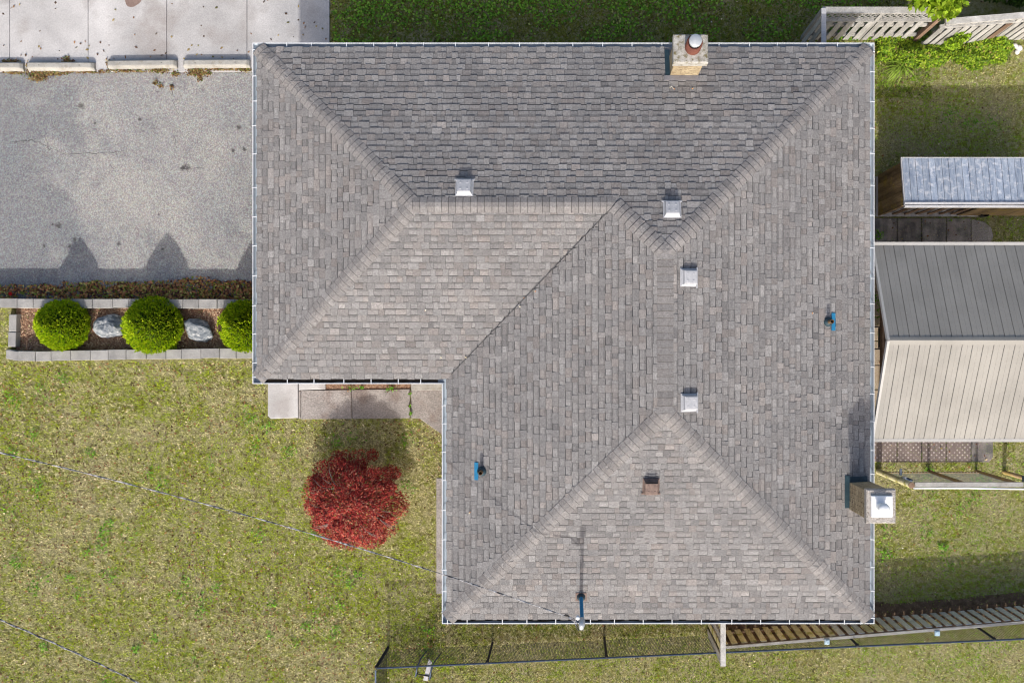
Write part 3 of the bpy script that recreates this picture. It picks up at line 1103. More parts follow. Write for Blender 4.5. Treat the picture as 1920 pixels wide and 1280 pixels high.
def vent(px, py, z, m, label, size=0.15, hgt=0.13, rust=False):
    p = at(px, py, z)
    zz = rz(p.x, p.y)
    nrm = slope_at(p.x, p.y)
    down = Vector((nrm.x, nrm.y, 0))
    down = (down - nrm * down.dot(nrm)).normalized()
    side = nrm.cross(down)
    c = Vector((p.x, p.y, zz))

    def P(a, b, h):
        return c + down * a + side * b + nrm * h
    s = size
    body = MB()
    # frustum skirt, box, slightly crowned top with an open downslope throat
    r0 = [P(-s * 1.18, -s * 1.15, .03), P(s * 1.05, -s * 1.15, .03), P(s * 1.05, s * 1.15, .03), P(-s * 1.18, s * 1.15, .03)]
    r1 = [P(-s * .95, -s * .95, hgt * .55), P(s * 1.0, -s * .95, hgt * .55), P(s * 1.0, s * .95, hgt * .55), P(-s * .95, s * .95, hgt * .55)]
    r2 = [P(-s * .90, -s * .92, hgt), P(s * 1.02, -s * .92, hgt), P(s * 1.02, s * .92, hgt), P(-s * .90, s * .92, hgt)]
    r3 = [P(-s * .74, -s * .76, hgt + .008), P(s * .86, -s * .76, hgt + .008), P(s * .86, s * .76, hgt + .008), P(-s * .74, s * .76, hgt + .008)]
    vs = r0 + r1 + r2 + r3
    fs = []
    for k in range(3):
        for i in range(4):
            j = (i + 1) % 4
            fs.append((k * 4 + i, k * 4 + j, (k + 1) * 4 + j, (k + 1) * 4 + i))
    fs.append((12, 13, 14, 15))
    body.add(vs, fs)
    o = body.build('roof_vent', m, house)
    o['label'] = label
    fl_ = MB()
    b = [P(-s * 1.25, -s * 1.25, .024), P(s * 1.25, -s * 1.25, .024), P(s * 1.25, s * 1.25, .024), P(-s * 1.25, s * 1.25, .024)]
    b2 = [q + nrm * .006 for q in b]
    fl_.add(b + b2, [(4, 5, 6, 7), (0, 1, 5, 4), (1, 2, 6, 5), (2, 3, 7, 6), (3, 0, 4, 7)])
    fl_.build('vent_flange', m, o)
    ls = MB()
    ls.beam(P(s * 1.18, -s * 1.42, .042), P(s * 1.18, s * 1.42, .042), .03, .014, up=nrm)
    ls.build('vent_lip', m, o)
    for a, b in ((-.45, -.45), (.45, -.45), (.45, .5), (-.45, .5)):
        MB().lathe(P(s * a, s * b, hgt + .008), [(.022, 0), (.018, .006), (0, .007)], 8, axis=nrm).build('vent_rivet', m, o)
    if rust:
        t = MB()
        t.add([P(-s * .95, -s * .9, hgt + .012), P(-s * .95, s * .9, hgt + .012), P(-s * 1.0, s * .9, hgt + .05), P(-s * 1.0, -s * .9, hgt + .05),
               P(-s * 1.03, -s * .9, hgt + .01), P(-s * 1.03, s * .9, hgt + .01)], [(0, 1, 2, 3), (3, 2, 5, 4)])
        t.build('vent_hood', M['dark'], o)


vent(871, 353, 3.4, M['ventgrey'], 'grey square roof vent just above the west ridge')
vent(1262, 391, 3.7, M['ventgrey'], 'grey square roof vent in the notch between two hips')
vent(1291, 520, 3.7, M['ventgrey'], 'grey square roof vent beside the upper end of the long ridge')
vent(1292, 755, 3.7, M['ventgrey'], 'grey square roof vent beside the lower end of the long ridge')
vent(1221, 911, 3.4, M['rust'], 'rusty brown roof vent on the lower roof face', 0.14, 0.15, True)


def pipe_vent(px, py, down_x, label):
    p = at(px, py, 2.8)
    zz = rz(p.x, p.y)
    nrm = slope_at(p.x, p.y)
    dn = Vector((nrm.x, nrm.y, 0))
    dn = (dn - nrm * dn.dot(nrm)).normalized()
    sd_ = nrm.cross(dn)
    c = Vector((p.x, p.y, zz + 0.02))
    fl_ = MB()
    q = c + dn * 0.125
    b = [q - dn * .045 - sd_ * .19, q + dn * .045 - sd_ * .19, q + dn * .045 + sd_ * .19, q - dn * .045 + sd_ * .19]
    fl_.add([v - nrm * .015 for v in b] + [v + nrm * .006 for v in b], [(4, 5, 6, 7), (0, 1, 5, 4), (1, 2, 6, 5), (2, 3, 7, 6), (3, 0, 4, 7)])
    b = [c - dn * .02 - sd_ * .08, c + dn * .09 - sd_ * .08, c + dn * .09 + sd_ * .08, c - dn * .02 + sd_ * .08]
    fl_.add([v + nrm * .004 for v in b], [(0, 1, 2, 3)])
    root = fl_.build('vent_pipe_flashing', M['blue'], house)
    root['label'] = label
    MB().lathe(c - nrm * .01, [(.105, 0), (.10, .03), (.062, .075), (.052, .085)], 20, axis=nrm).build('rubber_collar', M['flash'], root, True)
    MB().lathe(c - Vector((0, 0, .02)), [(.045, 0), (.045, .27), (.036, .27), (.036, .05), (0, .05)], 18).build('vent_pipe', M['pipe'], root, True)


pipe_vent(1555, 603, 1, 'plumbing vent with blue flashing on the right-hand roof face')
pipe_vent(902, 885, -1, 'plumbing vent with blue flashing on the lower left roof face')

# ---- service mast
mp_ = at(1089.5, 1118, 2.6)
mz = rz(mp_.x, mp_.y)
mast = MB().tube([(mp_.x, mp_.y, mz - .05), (mp_.x, mp_.y, mz + 1.5)], 0.038, 14).build('service_mast', M['blue'], house, True)
mast['label'] = 'blue service mast where the overhead cable reaches the house'
MB().lathe((mp_.x, mp_.y, mz + .01), [(.10, 0), (.09, .03), (.05, .09), (.042, .12)], 18).build('mast_boot', M['flash'], mast, True)
roof_patch(mast, mp_.x - .12, mp_.y - .10, mp_.x + .12, mp_.y + .09, M['rust'], 0.026)
wh = MB()
wh.tube([(mp_.x, mp_.y, mz + 1.46), (mp_.x, mp_.y + .005, mz + 1.56), (mp_.x - .005, mp_.y - .05, mz + 1.63), (mp_.x - .015, mp_.y - .12, mz + 1.60), (mp_.x - .02, mp_.y - .15, mz + 1.55)], [.05, .062, .065, .05, .035], 12)
wh.build('weatherhead', M['galv'], mast, True)
ins = MB().lathe((mp_.x - .085, mp_.y, mz + 1.36), [(0, -.03), (.042, -.03), (.045, -.01), (.025, 0), (.045, .01), (.042, .03), (0, .03)], 14).build('insulator', M['whitemetal'], mast, True)
lw = MB()
top = Vector((mp_.x - .02, mp_.y - .15, mz + 1.55))
tap = Vector((mp_.x - .26, mp_.y + .02, mz + 1.40))
for k, s in enumerate((-.03, 0, .03)):
    a = top + Vector((s * .6, 0, 0))
    lw.tube([a, a + Vector((s, -.07, -.08)), a + Vector((-.06, -.04 + s, -.20)), tap + Vector((.10, -.07 + s, -.05)), tap + Vector((0, s * .4, 0))], 0.008, 6)
lw.build('drip_loop', M['cable'], mast, True)
for k in range(2):
    MB().tube([tap + Vector((-.03 * k, .01 * k, -.02)), tap + Vector((-.05 - .03 * k, .05, .0))], 0.022, 8).build('wire_splice', M['dark'], mast)

# ================================================================ CABLES
P0 = Vector((mp_.x - .26, mp_.y + .02, mz + 1.40))
P1 = at(0, 848, 5.2)
pts = []
for i in range(61):
    t = i / 60 * 1.6
    p = P0.lerp(P1, t)
    p.z = P0.z + (P1.z - P0.z) * t - 4 * 0.52 * t * (1 - t) if t <= 1 else P1.z + (t - 1) * (P1.z - P0.z + 4 * 0.52)
    pts.append(p)
cb = MB()
cb.tube(pts, 0.0085, 6)
for ph in (0, math.pi):
    tw = []
    for i in range(0, 481):
        t = i / 480 * 60
        a = int(min(t, 59))
        q = pts[a].lerp(pts[a + 1], t - a)
        th = i * 0.22 + ph
        tw.append(q + Vector((0.3 * math.cos(th), math.cos(th), math.sin(th))) * 0.009)
    cb.tube(tw, 0.006, 5)
tag(cb.build('service_cable', M['cable'], None, True), 'twisted overhead cable crossing the lawn and red tree to the roof mast', 'cable')
a, b = at(-300, 1045, 5.6), at(420, 1362, 5.0)
pts = []
for i in range(41):
    t = i / 40
    q = a.lerp(b, t)
    q.z -= 4 * 0.25 * t * (1 - t)
    pts.append(q)
cb = MB().tube(pts, 0.011, 6)
tw = [pts[min(i // 8, 39)].lerp(pts[min(i // 8, 39) + 1], (i % 8) / 8) + Vector((.3 * math.cos(i * .3), math.cos(i * .3), math.sin(i * .3))) * .014 for i in range(320)]
cb.tube(tw, 0.007, 5)
tag(cb.build('overhead_cable', M['cable'], None, True), 'overhead cable crossing only the bottom left corner of the lawn', 'cable')

# ================================================================ GAZEBO
gz = empty('gazebo', (6.78, 0.1, 0))
tag(gz, 'beige hardtop gazebo with panelled gable roof beside the house', 'gazebo')
GE, GR = 2.05, 2.95
gy0, gy1, gyr = -2.094 - .1, 2.31 - .1, 0.04
GLX = 5.2
npan = 23
pw = GLX / npan
for sgn, ye in ((-1, gy0), (1, gy1)):
    ysp = ye - gyr
    dv = Vector((0, ysp, GE - GR))
    nrm = Vector((0, (GR - GE) * (1 if sgn > 0 else -1), abs(ysp))).normalized()
    for i in range(npan):
        x0, x1 = i * pw + .003, (i + 1) * pw - .003
        rows = [(x0, .000), (x0 + .006, .012), (x0 + .10, .010), (x0 + .104, .006), (x0 + .114, .006), (x0 + .118, .010), (x1 - .004, .008), (x1, 0)]
        m = MB()
        vs = []
        for t in (0.0, 1.0):
            c = Vector((0, gyr, GR)) + dv * t
            for x, h in rows:
                vs.append(Vector((x, 0, 0)) + c + nrm * h)
        n = len(rows)
        m.add(vs, [(k, k + 1, n + k + 1, n + k) if sgn < 0 else (k + 1, k, n + k, n + k + 1) for k in range(n - 1)])
        lowr = [v - nrm * .02 for v in (vs[0], vs[n - 1], vs[2 * n - 1], vs[n])]
        m.add(lowr, [(0, 1, 2, 3)])
        pn = m.build('roof_panel', M['panel'], gz)
        if i % 2 == 0:
            for t in (0.27, 0.52, 0.77):
                c = Vector((x0 + .0, gyr, GR)) + dv * t + nrm * .012
                c.x = x0 + .012
                MB().lathe(c, [(.008, 0), (.006, .004), (0, .005)], 6, axis=nrm).build('screw', M['trim'], pn)
    # eave trim
    c0 = Vector((0, gyr, GR)) + dv
    MB().beam((0.0, c0.y, c0.z - .02), (GLX, c0.y, c0.z - .02), .07, .10).build('eave_beam', M['trim'], gz)
    # gable trim
    a = Vector((-.02, gyr, GR + .005))
    MB().beam(a, a + dv * 1.01, .05, .09, up=nrm).build('gable_trim', M['trim'], gz)
rc = MB()
rc.add([(-.03, gyr - .10, GR - .022), (-.03, gyr, GR + .03), (-.03, gyr + .07, GR - .005), (GLX, gyr - .10, GR - .022), (GLX, gyr, GR + .03), (GLX, gyr + .07, GR - .005)],
       [(0, 3, 4, 1), (1, 4, 5, 2)])
rc.build('ridge_trim', M['panel'], gz)
for x in (0.25, GLX - .2):
    for y in (gy0 + .3, gy1 - .3):
        MB().box((x - .07, y - .07, -gz.location.z), (x + .07, y + .07, GE + .05)).build('post', M['wood_brown'], gz)
MB().beam((.25, gy0 + .3, GE - .08), (.25, gy1 - .3, GE - .08), .08, .12).build('cross_beam', M['wood_brown'], gz)

# black patio chair half hidden under the gazebo
ch = empty('patio_chair', (7.78, 0.22, 0.03))
tag(ch, 'black metal patio chair half hidden under the gazebo gable', 'chair')
for y in (-.27, .27):
    MB().tube([(-.28, y, 0), (-.26, y, .42), (-.24, y, .64), (-.12, y, .67), (.22, y, .64), (.26, y, .42), (.28, y, 0)], .018, 8).build('side_frame', M['dark'], ch, True)
MB().tube([(.24, -.25, .44), (.36, -.24, .95), (.36, .24, .95), (.24, .25, .44)], .018, 8).build('back_frame', M['dark'], ch, True)
bk = MB()
for k in range(5):
    t = .15 + k * .17
    bk.beam((.24 + .12 * t, -.24, .44 + .51 * t), (.24 + .12 * t, .24, .44 + .51 * t), .05, .012)
bk.build('backrest', M['dark'], ch)
MB().slab([(-.26, -.25), (.25, -.25), (.25, .25), (-.26, .25)], .40, .44, .01).build('seat', M['dark'], ch)

# ================================================================ SHED
sh = empty('garden_shed', (7.63, 3.2, 0))
tag(sh, 'low garden shed with blue-grey plank roof and dark plank wall', 'shed')
X0s, X1s, Yn, Ys = 0.0, 3.8, 4.342 - 3.2, 3.236 - 3.2
ZN, ZS = 1.55, 1.75
npk = 25
for i in range(npk):
    a, b = lerp(X0s, X1s, i / npk), lerp(X0s, X1s, (i + 1) / npk)
    j = random.uniform(-.004, .006)
    MB().beam(((a + b) / 2, Yn + random.uniform(-.008, .008), ZN + j), ((a + b) / 2, Ys, ZS + j), (b - a) - .009, .025).build('roof_plank', M['plank_blue'], sh)
MB().beam((-.01, Ys - .035, ZS - .02), (X1s, Ys - .035, ZS - .02), .045, .09).build('fascia', M['rail_white'], sh)
MB().beam((-.02, Ys + .03, ZS + .03), (X1s, Ys + .03, ZS + .03), .05, .012).build('edge_strip', M['rail_white'], sh)
MB().beam((-.012, Yn, ZN - .01), (-.012, Ys - .01, ZS - .01), .022, .05).build('barge_board', M['rail_white'], sh)
MB().beam((-.02, Yn + .015, ZN - .01), (X1s, Yn + .015, ZN - .01), .02, .05).build('fascia', M['rail_white'], sh)
nb = 9
for i in range(nb):
    a, b = lerp(Ys + .02, Yn - .06, i / nb), lerp(Ys + .02, Yn - .06, (i + 1) / nb)
    ztop = lerp(ZS, ZN, ((a + b) / 2 - Ys) / (Yn - Ys)) - .03
    MB().box((.04, a + .004, random.uniform(0, .03)), (.06 + random.uniform(0, .012), b - .004, ztop)).build('wall_board', M['wood_dark'], sh)
for i in range(7):
    x = .10 + i * .29
    MB().box((x, Ys + .06, .04), (x + .10, Ys + .085, ZS - .06)).build('front_slat', M['wood_brown'], sh)
MB().box((.07, Yn - .09, 0), (X1s - .05, Yn - .07, ZN - .03)).build('back_wall', M['wood_dark'], sh)
MB().box((X1s - .07, Ys + .03, 0), (X1s - .05, Yn - .09, ZN - .03)).build('end_wall', M['wood_dark'], sh)
MB().box((-.02, Ys + .015, -.05), (2.75, Yn - .1, .04)).build('footing', M['concrete_light'], sh)
MB().box((2.0, Ys + .03, .05), (X1s - .1, Ys + .05, ZS - .06)).build('door', M['wood_dark'], sh)
pd = at(1862, 400, .05)
pl_ = empty('plank_offcut', (pd.x - .15, pd.y, 0.06))
m = MB().beam((-.5, -.02, .0), (.35, .03, .0), .10, .03)
m.build('plank', M['rail_white'], pl_)
MB().tube([(-.42, -.012, .0155), (-.42, -.012, .019)], .008, 6).build('nail', M['dark'], pl_)
tag(pl_, 'pale loose plank lying in front of the garden shed', 'plank')
bp = at(1842, 399, .1)
bk_ = MB().lathe((bp.x, bp.y, .03), [(0, 0), (.10, 0), (.125, .22), (.115, .22), (.095, .02), (0, .02)], 16)
bk_o = bk_.build('bucket', M['dark'], None, True)
tag(bk_o, 'small black bucket at the foot of the garden shed', 'bucket')


# ================================================================ FENCES
def local(o, p):
    return (p[0] - o.location.x, p[1] - o.location.y, p[2] - o.location.z)


def lattice(parent, x0, x1, y, z0, z1, sl=0.0, m=None, ang=1.0):
    """diagonal slats clipped to the rectangle; sl = y shift per x"""
    mb = MB()
    hgt = z1 - z0
    st = 0.15
    for layer, sgn in ((0, 1), (1, -1)):
        s = x0 - hgt
        while s < x1 + hgt:
            # line x = s + sgn*(z - z0) ...
            a = (s, z0) if sgn > 0 else (s + hgt, z0)
            b = (s + hgt, z1) if sgn > 0 else (s, z1)
            (xa, za), (xb, zb) = sorted([a, b])
            if xb > x0 and xa < x1:
                def z_at(x): return za + (zb - za) * (x - xa) / (xb - xa)
                xa2, xb2 = max(xa, x0), min(xb, x1)
                if xb2 - xa2 > 0.03:
                    yy = y + (0.006 if layer else -0.006)
                    mb.beam((xa2, yy + sl * (xa2 - x0), z_at(xa2)), (xb2, yy + sl * (xb2 - x0), z_at(xb2)), .010, .030)
            s += st
    return tag(mb.build('lattice', m, parent), kind='stuff')


fn = empty('board_fence', (5.78, 7.70, 0))
tag(fn, 'weathered grey board fence with lattice top meeting the house corner', 'fence')
FL = 8.58 - 5.78
zg = ground_z(5.8, 7.7)


def board(parent, x, y, z0, z1, w, m, t=.02, rot=0.0):
    o = MB().box((-w / 2, -t / 2, 0), (w / 2, t / 2, z1 - z0)).build('board', m, parent)
    o.location = (x, y, z0)
    o.rotation_euler = (random.uniform(-.006, .006), random.uniform(-.01, .01), rot)
    return o


def picket_run(parent, x0, x1, sl, ztop, m_list, front=True, step=0.205, w=0.135, zb=0.03, y_off=0.045):
    x = x0
    k = 0
    while x < x1:
        m = random.choice(m_list)
        board(parent, x, sl * (x - x0) + (-y_off), zb + random.uniform(0, .03), ztop + random.uniform(-.01, .01), w * random.uniform(.95, 1.03), m, rot=math.atan(sl))
        if x + step / 2 < x1:
            board(parent, x + step / 2, sl * (x + step / 2 - x0) + y_off, zb + random.uniform(0, .03), ztop + random.uniform(-.01, .01), w, random.choice(m_list), rot=math.atan(sl))
        x += step
        k += 1


WG, WB = M['wood_grey'], M['wood_brown']
picket_run(fn, 0.12, FL - .1, 0, 1.14, [WG] * 11 + [WB], step=0.235)
for z in (.25, .85):
    MB().box((0, -.03, z - .045), (FL, .03, z + .045)).build('rail', WG, fn)
MB().box((0, -.05, 1.13), (FL, .05, 1.18)).build('rail', WG, fn)
lattice(fn, .05, FL - .04, 0, 1.18, 1.66, m=M['wood_grey'])
MB().box((-.02, -.075, 1.66), (FL - .03, .07, 1.70)).build('cap_rail', WG, fn)
MB().box((-.02, .03, 1.56), (FL - .03, .055, 1.66)).build('rail', WG, fn)
for x in (0, FL / 2, FL):
    MB().box((x - .045, -.044, 0), (x + .045, .044, 1.658)).build('post', WG if x < FL else WB, fn)
MB().box((FL - .07, -.11, .0), (FL + .03, -.052, 1.72)).build('post', WB, fn)
# return towards the house
fr = empty('board_fence', (5.78, 7.62, 0))
tag(fr, 'short weathered fence return running from the corner post to the house wall', 'fence')
for z in (.25, .95):
    MB().box((-.03, -1.45, z - .045), (.03, -.04, z + .045)).build('rail', WG, fr)
MB().box((-.055, -1.48, 1.70), (.055, .10, 1.74)).build('cap_rail', M['rail_white'], fr)
y = -.12
while y > -1.45:
    for sx, dy in ((-.045, 0), (.045, -.12)):
        o = MB().box((-.01, -.065, .03), (.01, .065, 1.69)).build('board', random.choice([WG, WG, WG, WB]), fr)
        o.location = (sx, y + dy, 0)
        o.rotation_euler.x = random.uniform(-.008, .008)
    y -= .235
# second run, shorter and angled
f2 = empty('board_fence', (8.66, 7.50, 0))
tag(f2, 'second weathered fence run with lattice strip, half overgrown by green weeds', 'fence')
SL = (7.70 - 7.52) / 2.2
picket_run(f2, 0.05, 4.0, SL, 1.20, [WG] * 14 + [WB], step=0.20, w=.15)
for z in (.25, .9):
    MB().beam((0, 0, z), (4.0, 4.0 * SL, z), .05, .09).build('rail', WG, f2)
MB().beam((0, 0, 1.225), (4.0, 4.0 * SL, 1.225), .08, .06).build('rail', WG, f2)
lattice(f2, .03, 4.0, 0, 1.255, 1.47, sl=SL, m=WG)
MB().beam((0, 0, 1.51), (4.0, 4.0 * SL, 1.51), .14, .06).build('cap_rail', WG, f2)
for x in (1.8, 3.9):
    MB().box((x - .045, x * SL - .04, 0), (x + .045, x * SL + .04, 1.48)).build('post', WG, f2)

# south picket fence
fs_ = empty('picket_fence', (3.62, -7.14, 0))
tag(fs_, 'low mossy picket fence running right from under the lower eave', 'fence')
SLs = (7.14 - 6.54) / (10.8 - 3.68)
LS = 8.2
x = 0.06
k = 0
while x < LS:
    mw = M['wood_moss'] if x < 3.3 + random.uniform(-.8, .8) else M['wood_picket']
    board(fs_, x, SLs * x + .055, .06 + random.uniform(0, .03), .95 + random.uniform(-.012, .012), .14, mw, rot=math.atan(SLs))
    board(fs_, x + .117, SLs * (x + .117) - .055, .04, .90, .20, M['wood_brown'], rot=math.atan(SLs))
    x += .232
for z in (.25, .78):
    MB().beam((0, 0, z), (LS, LS * SLs, z), .05, .08).build('rail', M['wood_brown'], fs_)
MB().beam((0, -.005, .975), (LS, LS * SLs - .005, .975), .065, .035).build('cap_rail', WG, fs_)
for px, py in ((1551, 1203), (1758, 1187)):
    q = at(px, py, 1.02)
    lx, ly, _ = local(fs_, (q.x, q.y, 0))
    po = MB().box((lx - .045, ly - .045, 0), (lx + .045, ly + .045, .985)).build('post', M['wood_moss'], fs_)
    MB().slab([(lx - .062, ly - .062), (lx + .062, ly - .062), (lx + .062, ly + .062), (lx - .062, ly + .062)], .986, 1.03, .02).build('post_cap', mottled('cap_blue', (0.45, 0.62, 0.72), (0.52, 0.68, 0.78), 5, .4), po)

sl_ = MB()
N_ = 60
for i in range(N_ + 1):
    x = 3.5 + 8.3 * i / N_
    yb = -7.14 + (x - 3.62) * .0843
    for w_ in (-.08, .12, .36 + .12 * noise.noise((x * 1.5, 0, 2))):
        sl_.v.append((x, yb + w_, .008))
for i in range(N_):
    for j in range(2):
        sl_.f.append((3 * i + j, 3 * i + 3 + j, 3 * i + 4 + j, 3 * i + 1 + j)); sl_.t.append((1, 1, 1))
setting(sl_.build('bare_soil', mottled('bare_soil', (0.075, 0.05, 0.03), (0.19, 0.13, 0.085), 8, 1.0, 0.4, 40)))

# tall return panel between house and chain-link
fp = empty('board_fence', (3.47, -7.20, 0))
tag(fp, 'tall narrow fence panel sticking out below the lower eave', 'fence')
for z in (.3, 1.5):
    MB().box((-.03, .05, z - .045), (.03, 1.5, z + .045)).build('rail', WG, fp)
y = .10
while y < 1.5:
    for sx, dy in ((-.045, 0), (.045, .12)):
        o = MB().box((-.01, -.065, .03), (.01, .065, 1.76)).build('board', WG if random.random() < .7 else M['wood_moss'], fp)
        o.location = (sx, y + dy, 0)
    y += .24
MB().box((-.06, -.06, 1.765), (.06, 1.5, 1.80)).build('cap_rail', WG, fp)
MB().box((-.045, -.045, 0), (.045, .045, 1.764)).build('post', WG, fp)


def chain_mesh(parent, p0, p1, z0, z1, m, cell=0.075, r=0.0027, name='mesh'):
    """diamond wire mesh in the vertical plane through p0,p1 (local plan points)"""
    L = math.hypot(p1[0] - p0[0], p1[1] - p0[1])
    d = ((p1[0] - p0[0]) / L, (p1[1] - p0[1]) / L)
    nrm = (-d[1], d[0])
    hgt = z1 - z0
    V = []
    for sgn in (1, -1):
        s = -hgt
        while s < L:
            a0, a1 = max(s, 0), min(s + hgt, L)
            if a1 - a0 > .02:
                za, zb = (z0 + a0 - s, z0 + a1 - s) if sgn > 0 else (z1 - (a0 - s), z1 - (a1 - s))
                A_ = (p0[0] + d[0] * a0, p0[1] + d[1] * a0, za)
                B_ = (p0[0] + d[0] * a1, p0[1] + d[1] * a1, zb)
                V.append((A_, B_, sgn))
            s += cell
    mb = MB()
    for A_, B_, sgn in V:
        mb.beam(A_, B_, 2 * r, 2 * r, up=(nrm[0], nrm[1], 0.001))
    o = mb.build(name, m, parent)
    return tag(o, kind='stuff')


M['wire_black'] = mottled('black_wire', (0.012, 0.014, 0.018), (0.02, 0.022, 0.026), 9, .5, .1, 40)
M['wire_grey'] = mottled('grey_wire', (0.17, 0.18, 0.18), (0.25, 0.26, 0.26), 9, .5, .1, 40)
c0, c1 = at(705, 1252, 1.2), at(1920, 1197, 1.2)
cf = empty('chain_link_fence', (c0.x, c0.y, 0))
tag(cf, 'long black chain-link fence along the bottom edge below the house', 'fence')
dirc = (c1 - c0)
ext = 1.12
e1 = (dirc.x * ext, dirc.y * ext)
chain_mesh(cf, (0, 0), e1, .05, 1.18, M['wire_black'])
MB().tube([(0, 0, 1.2), (e1[0], e1[1], 1.2)], .021, 10).build('top_rail', M['darkblue'], cf, True)
for px in (706, 914, 1137, 1352, 1607, 1864):
    t = (at(px, 0, 1.2).x - c0.x) / dirc.x
    q = (dirc.x * t, dirc.y * t)
    po = MB().tube([(q[0], q[1] + .035, -.02), (q[0], q[1] + .035, 1.2)], .038 if px == 706 else .028, 12).build('post', M['wire_black'], cf, True)
    MB().lathe((q[0], q[1] + .035, 1.2), [(.042, 0), (.042, .02), (.02, .045), (0, .05)], 12).build('post_cap', M['wire_black'], po, True)
chain_mesh(cf, (0, 0), (-.02, -3.2), .05, 1.18, M['wire_black'])
MB().tube([(-.01, -.04, 1.2), (-.02, -3.2, 1.2)], .021, 10).build('top_rail', M['darkblue'], cf, True)

# little bench leaning by the chain-link
bq = at(793, 1254, .3)
bn_ = empty('folding_stool', (bq.x, bq.y, 0))
bn_.rotation_euler.z = math.radians(-12)
tag(bn_, 'small stool with pale board seat and black frame behind the chain-link fence', 'stool')
MB().slab([(.06, -.25), (.17, -.25), (.19, .22), (.09, .30)], .30, .325, .006).build('seat', M['rail_white'], bn_)
for x in (-.14, .21):
    MB().tube([(x, -.24, .0), (x, -.2, .32), (x, .05, .40), (x + .03, .25, .30), (x + .12, .36, .0)], .017, 8).build('frame', M['darkblue'], bn_, True)
MB().tube([(-.14, -.12, .34), (.21, -.12, .34)], .014, 8).build('cross_bar', M['dark'], bn_, True)

# garden gate on the right
gg = empty('garden_gate', (7.80, -3.12, 0))
tag(gg, 'chain-link garden gate with wooden top rail right of the chimney', 'gate')
chain_mesh(gg, (0.02, 0), (2.46, 0), .18, 1.80, M['wire_grey'], cell=.075, r=.0016)
MB().beam((0, -.0, 1.85), (2.46, -.0, 1.85), .105, .05).build('top_rail', WG, gg)
MB().tube([(-.02, -.085, 1.84), (1.2, -.08, 1.85), (2.8, -.11, 1.85)], .021, 10).build('pipe_rail', M['whitemetal'], gg, True)
MB().tube([(0, .01, .2), (2.46, .01, .2)], .02, 8).build('bottom_rail', M['wood_dark'], gg, True)
for x in (1.13, 2.33):
    MB().box((x - .035, -.02, .02), (x + .035, .05, 1.82)).build('upright', M['wood_dark'], gg)
for i in range(32):
    MB().tube([(.12 + i * .075, .0, .17), (.13 + i * .075, .02, .23)], .006, 5).build('wire_tie', M['whitemetal'], gg)
gp = empty('gate_post', (7.71, -3.13, 0))
tag(gp, 'mossy round gate post leaning beside the chimney cap', 'post')
MB().tube([(-.02, .02, -.05), (0, 0, 1.9)], .072, 12).build('trunk', M['wood_moss'], gp, True)
MB().lathe((0, 0, 1.895), [(.074, 0), (.07, .012), (.03, .016), (0, .017)], 12).build('cut_top', M['wood_brown'], gp)
MB().box((.0, .07, 1.30), (.09, .11, 1.42)).build('hinge', M['galv'], gp)
MB().slab([(-.03, .13), (.03, .13), (.03, .29), (-.03, .29)], 1.30, 1.33, .008).build('latch_plate', M['galv'], gp)
MB().tube([(.05, .09, 1.36), (.16, .05, 1.45), (.18, .04, 1.50)], .03, 8).build('latch_bolt', M['darkblue'], gp, True)
p = at(1916, 897, 1.0)
mb_ = empty('mail_box', (p.x + .12, p.y, 0))
gpo = MB().tube([(0, 0, -.05), (0, 0, 1.1)], .05, 10)
gpo.build('pole', M['wood_dark'], mb_, True)
MB().slab([(-.12, -.07), (.12, -.07), (.12, .07), (-.12, .07)], 1.0, 1.18, .03).build('box', M['darkblue'], mb_)
tag(mb_, 'dark blue box on a post cut off by the right edge', 'box')


# ================================================================ PLANTS
def rand_dirs(n):
    v = RNG.normal(size=(n, 3))
    return v / np.linalg.norm(v, axis=1)[:, None]


def leaf_quads(C, D, L, Wd, N):
    """C centres, D length directions, N face normals; kite-shaped leaf"""
    D = D / np.linalg.norm(D, axis=1)[:, None]
    B = np.cross(N, D)
    B /= np.linalg.norm(B, axis=1)[:, None] + 1e-9
    a = C - D * L[:, None] / 2
    c = C + D * L[:, None] / 2
    b = C + B * Wd[:, None] / 2 - D * L[:, None] * 0.05
    d = C - B * Wd[:, None] / 2 - D * L[:, None] * 0.05
    return np.stack([a, b, c, d], 1)


def colmix(n, cols, wts):
    idx = RNG.choice(len(cols), size=n, p=np.array(wts) / sum(wts))
    c = np.array(cols)[idx]
    return np.clip(c * RNG.uniform(0.7, 1.3, (n, 1)), 0, 1)


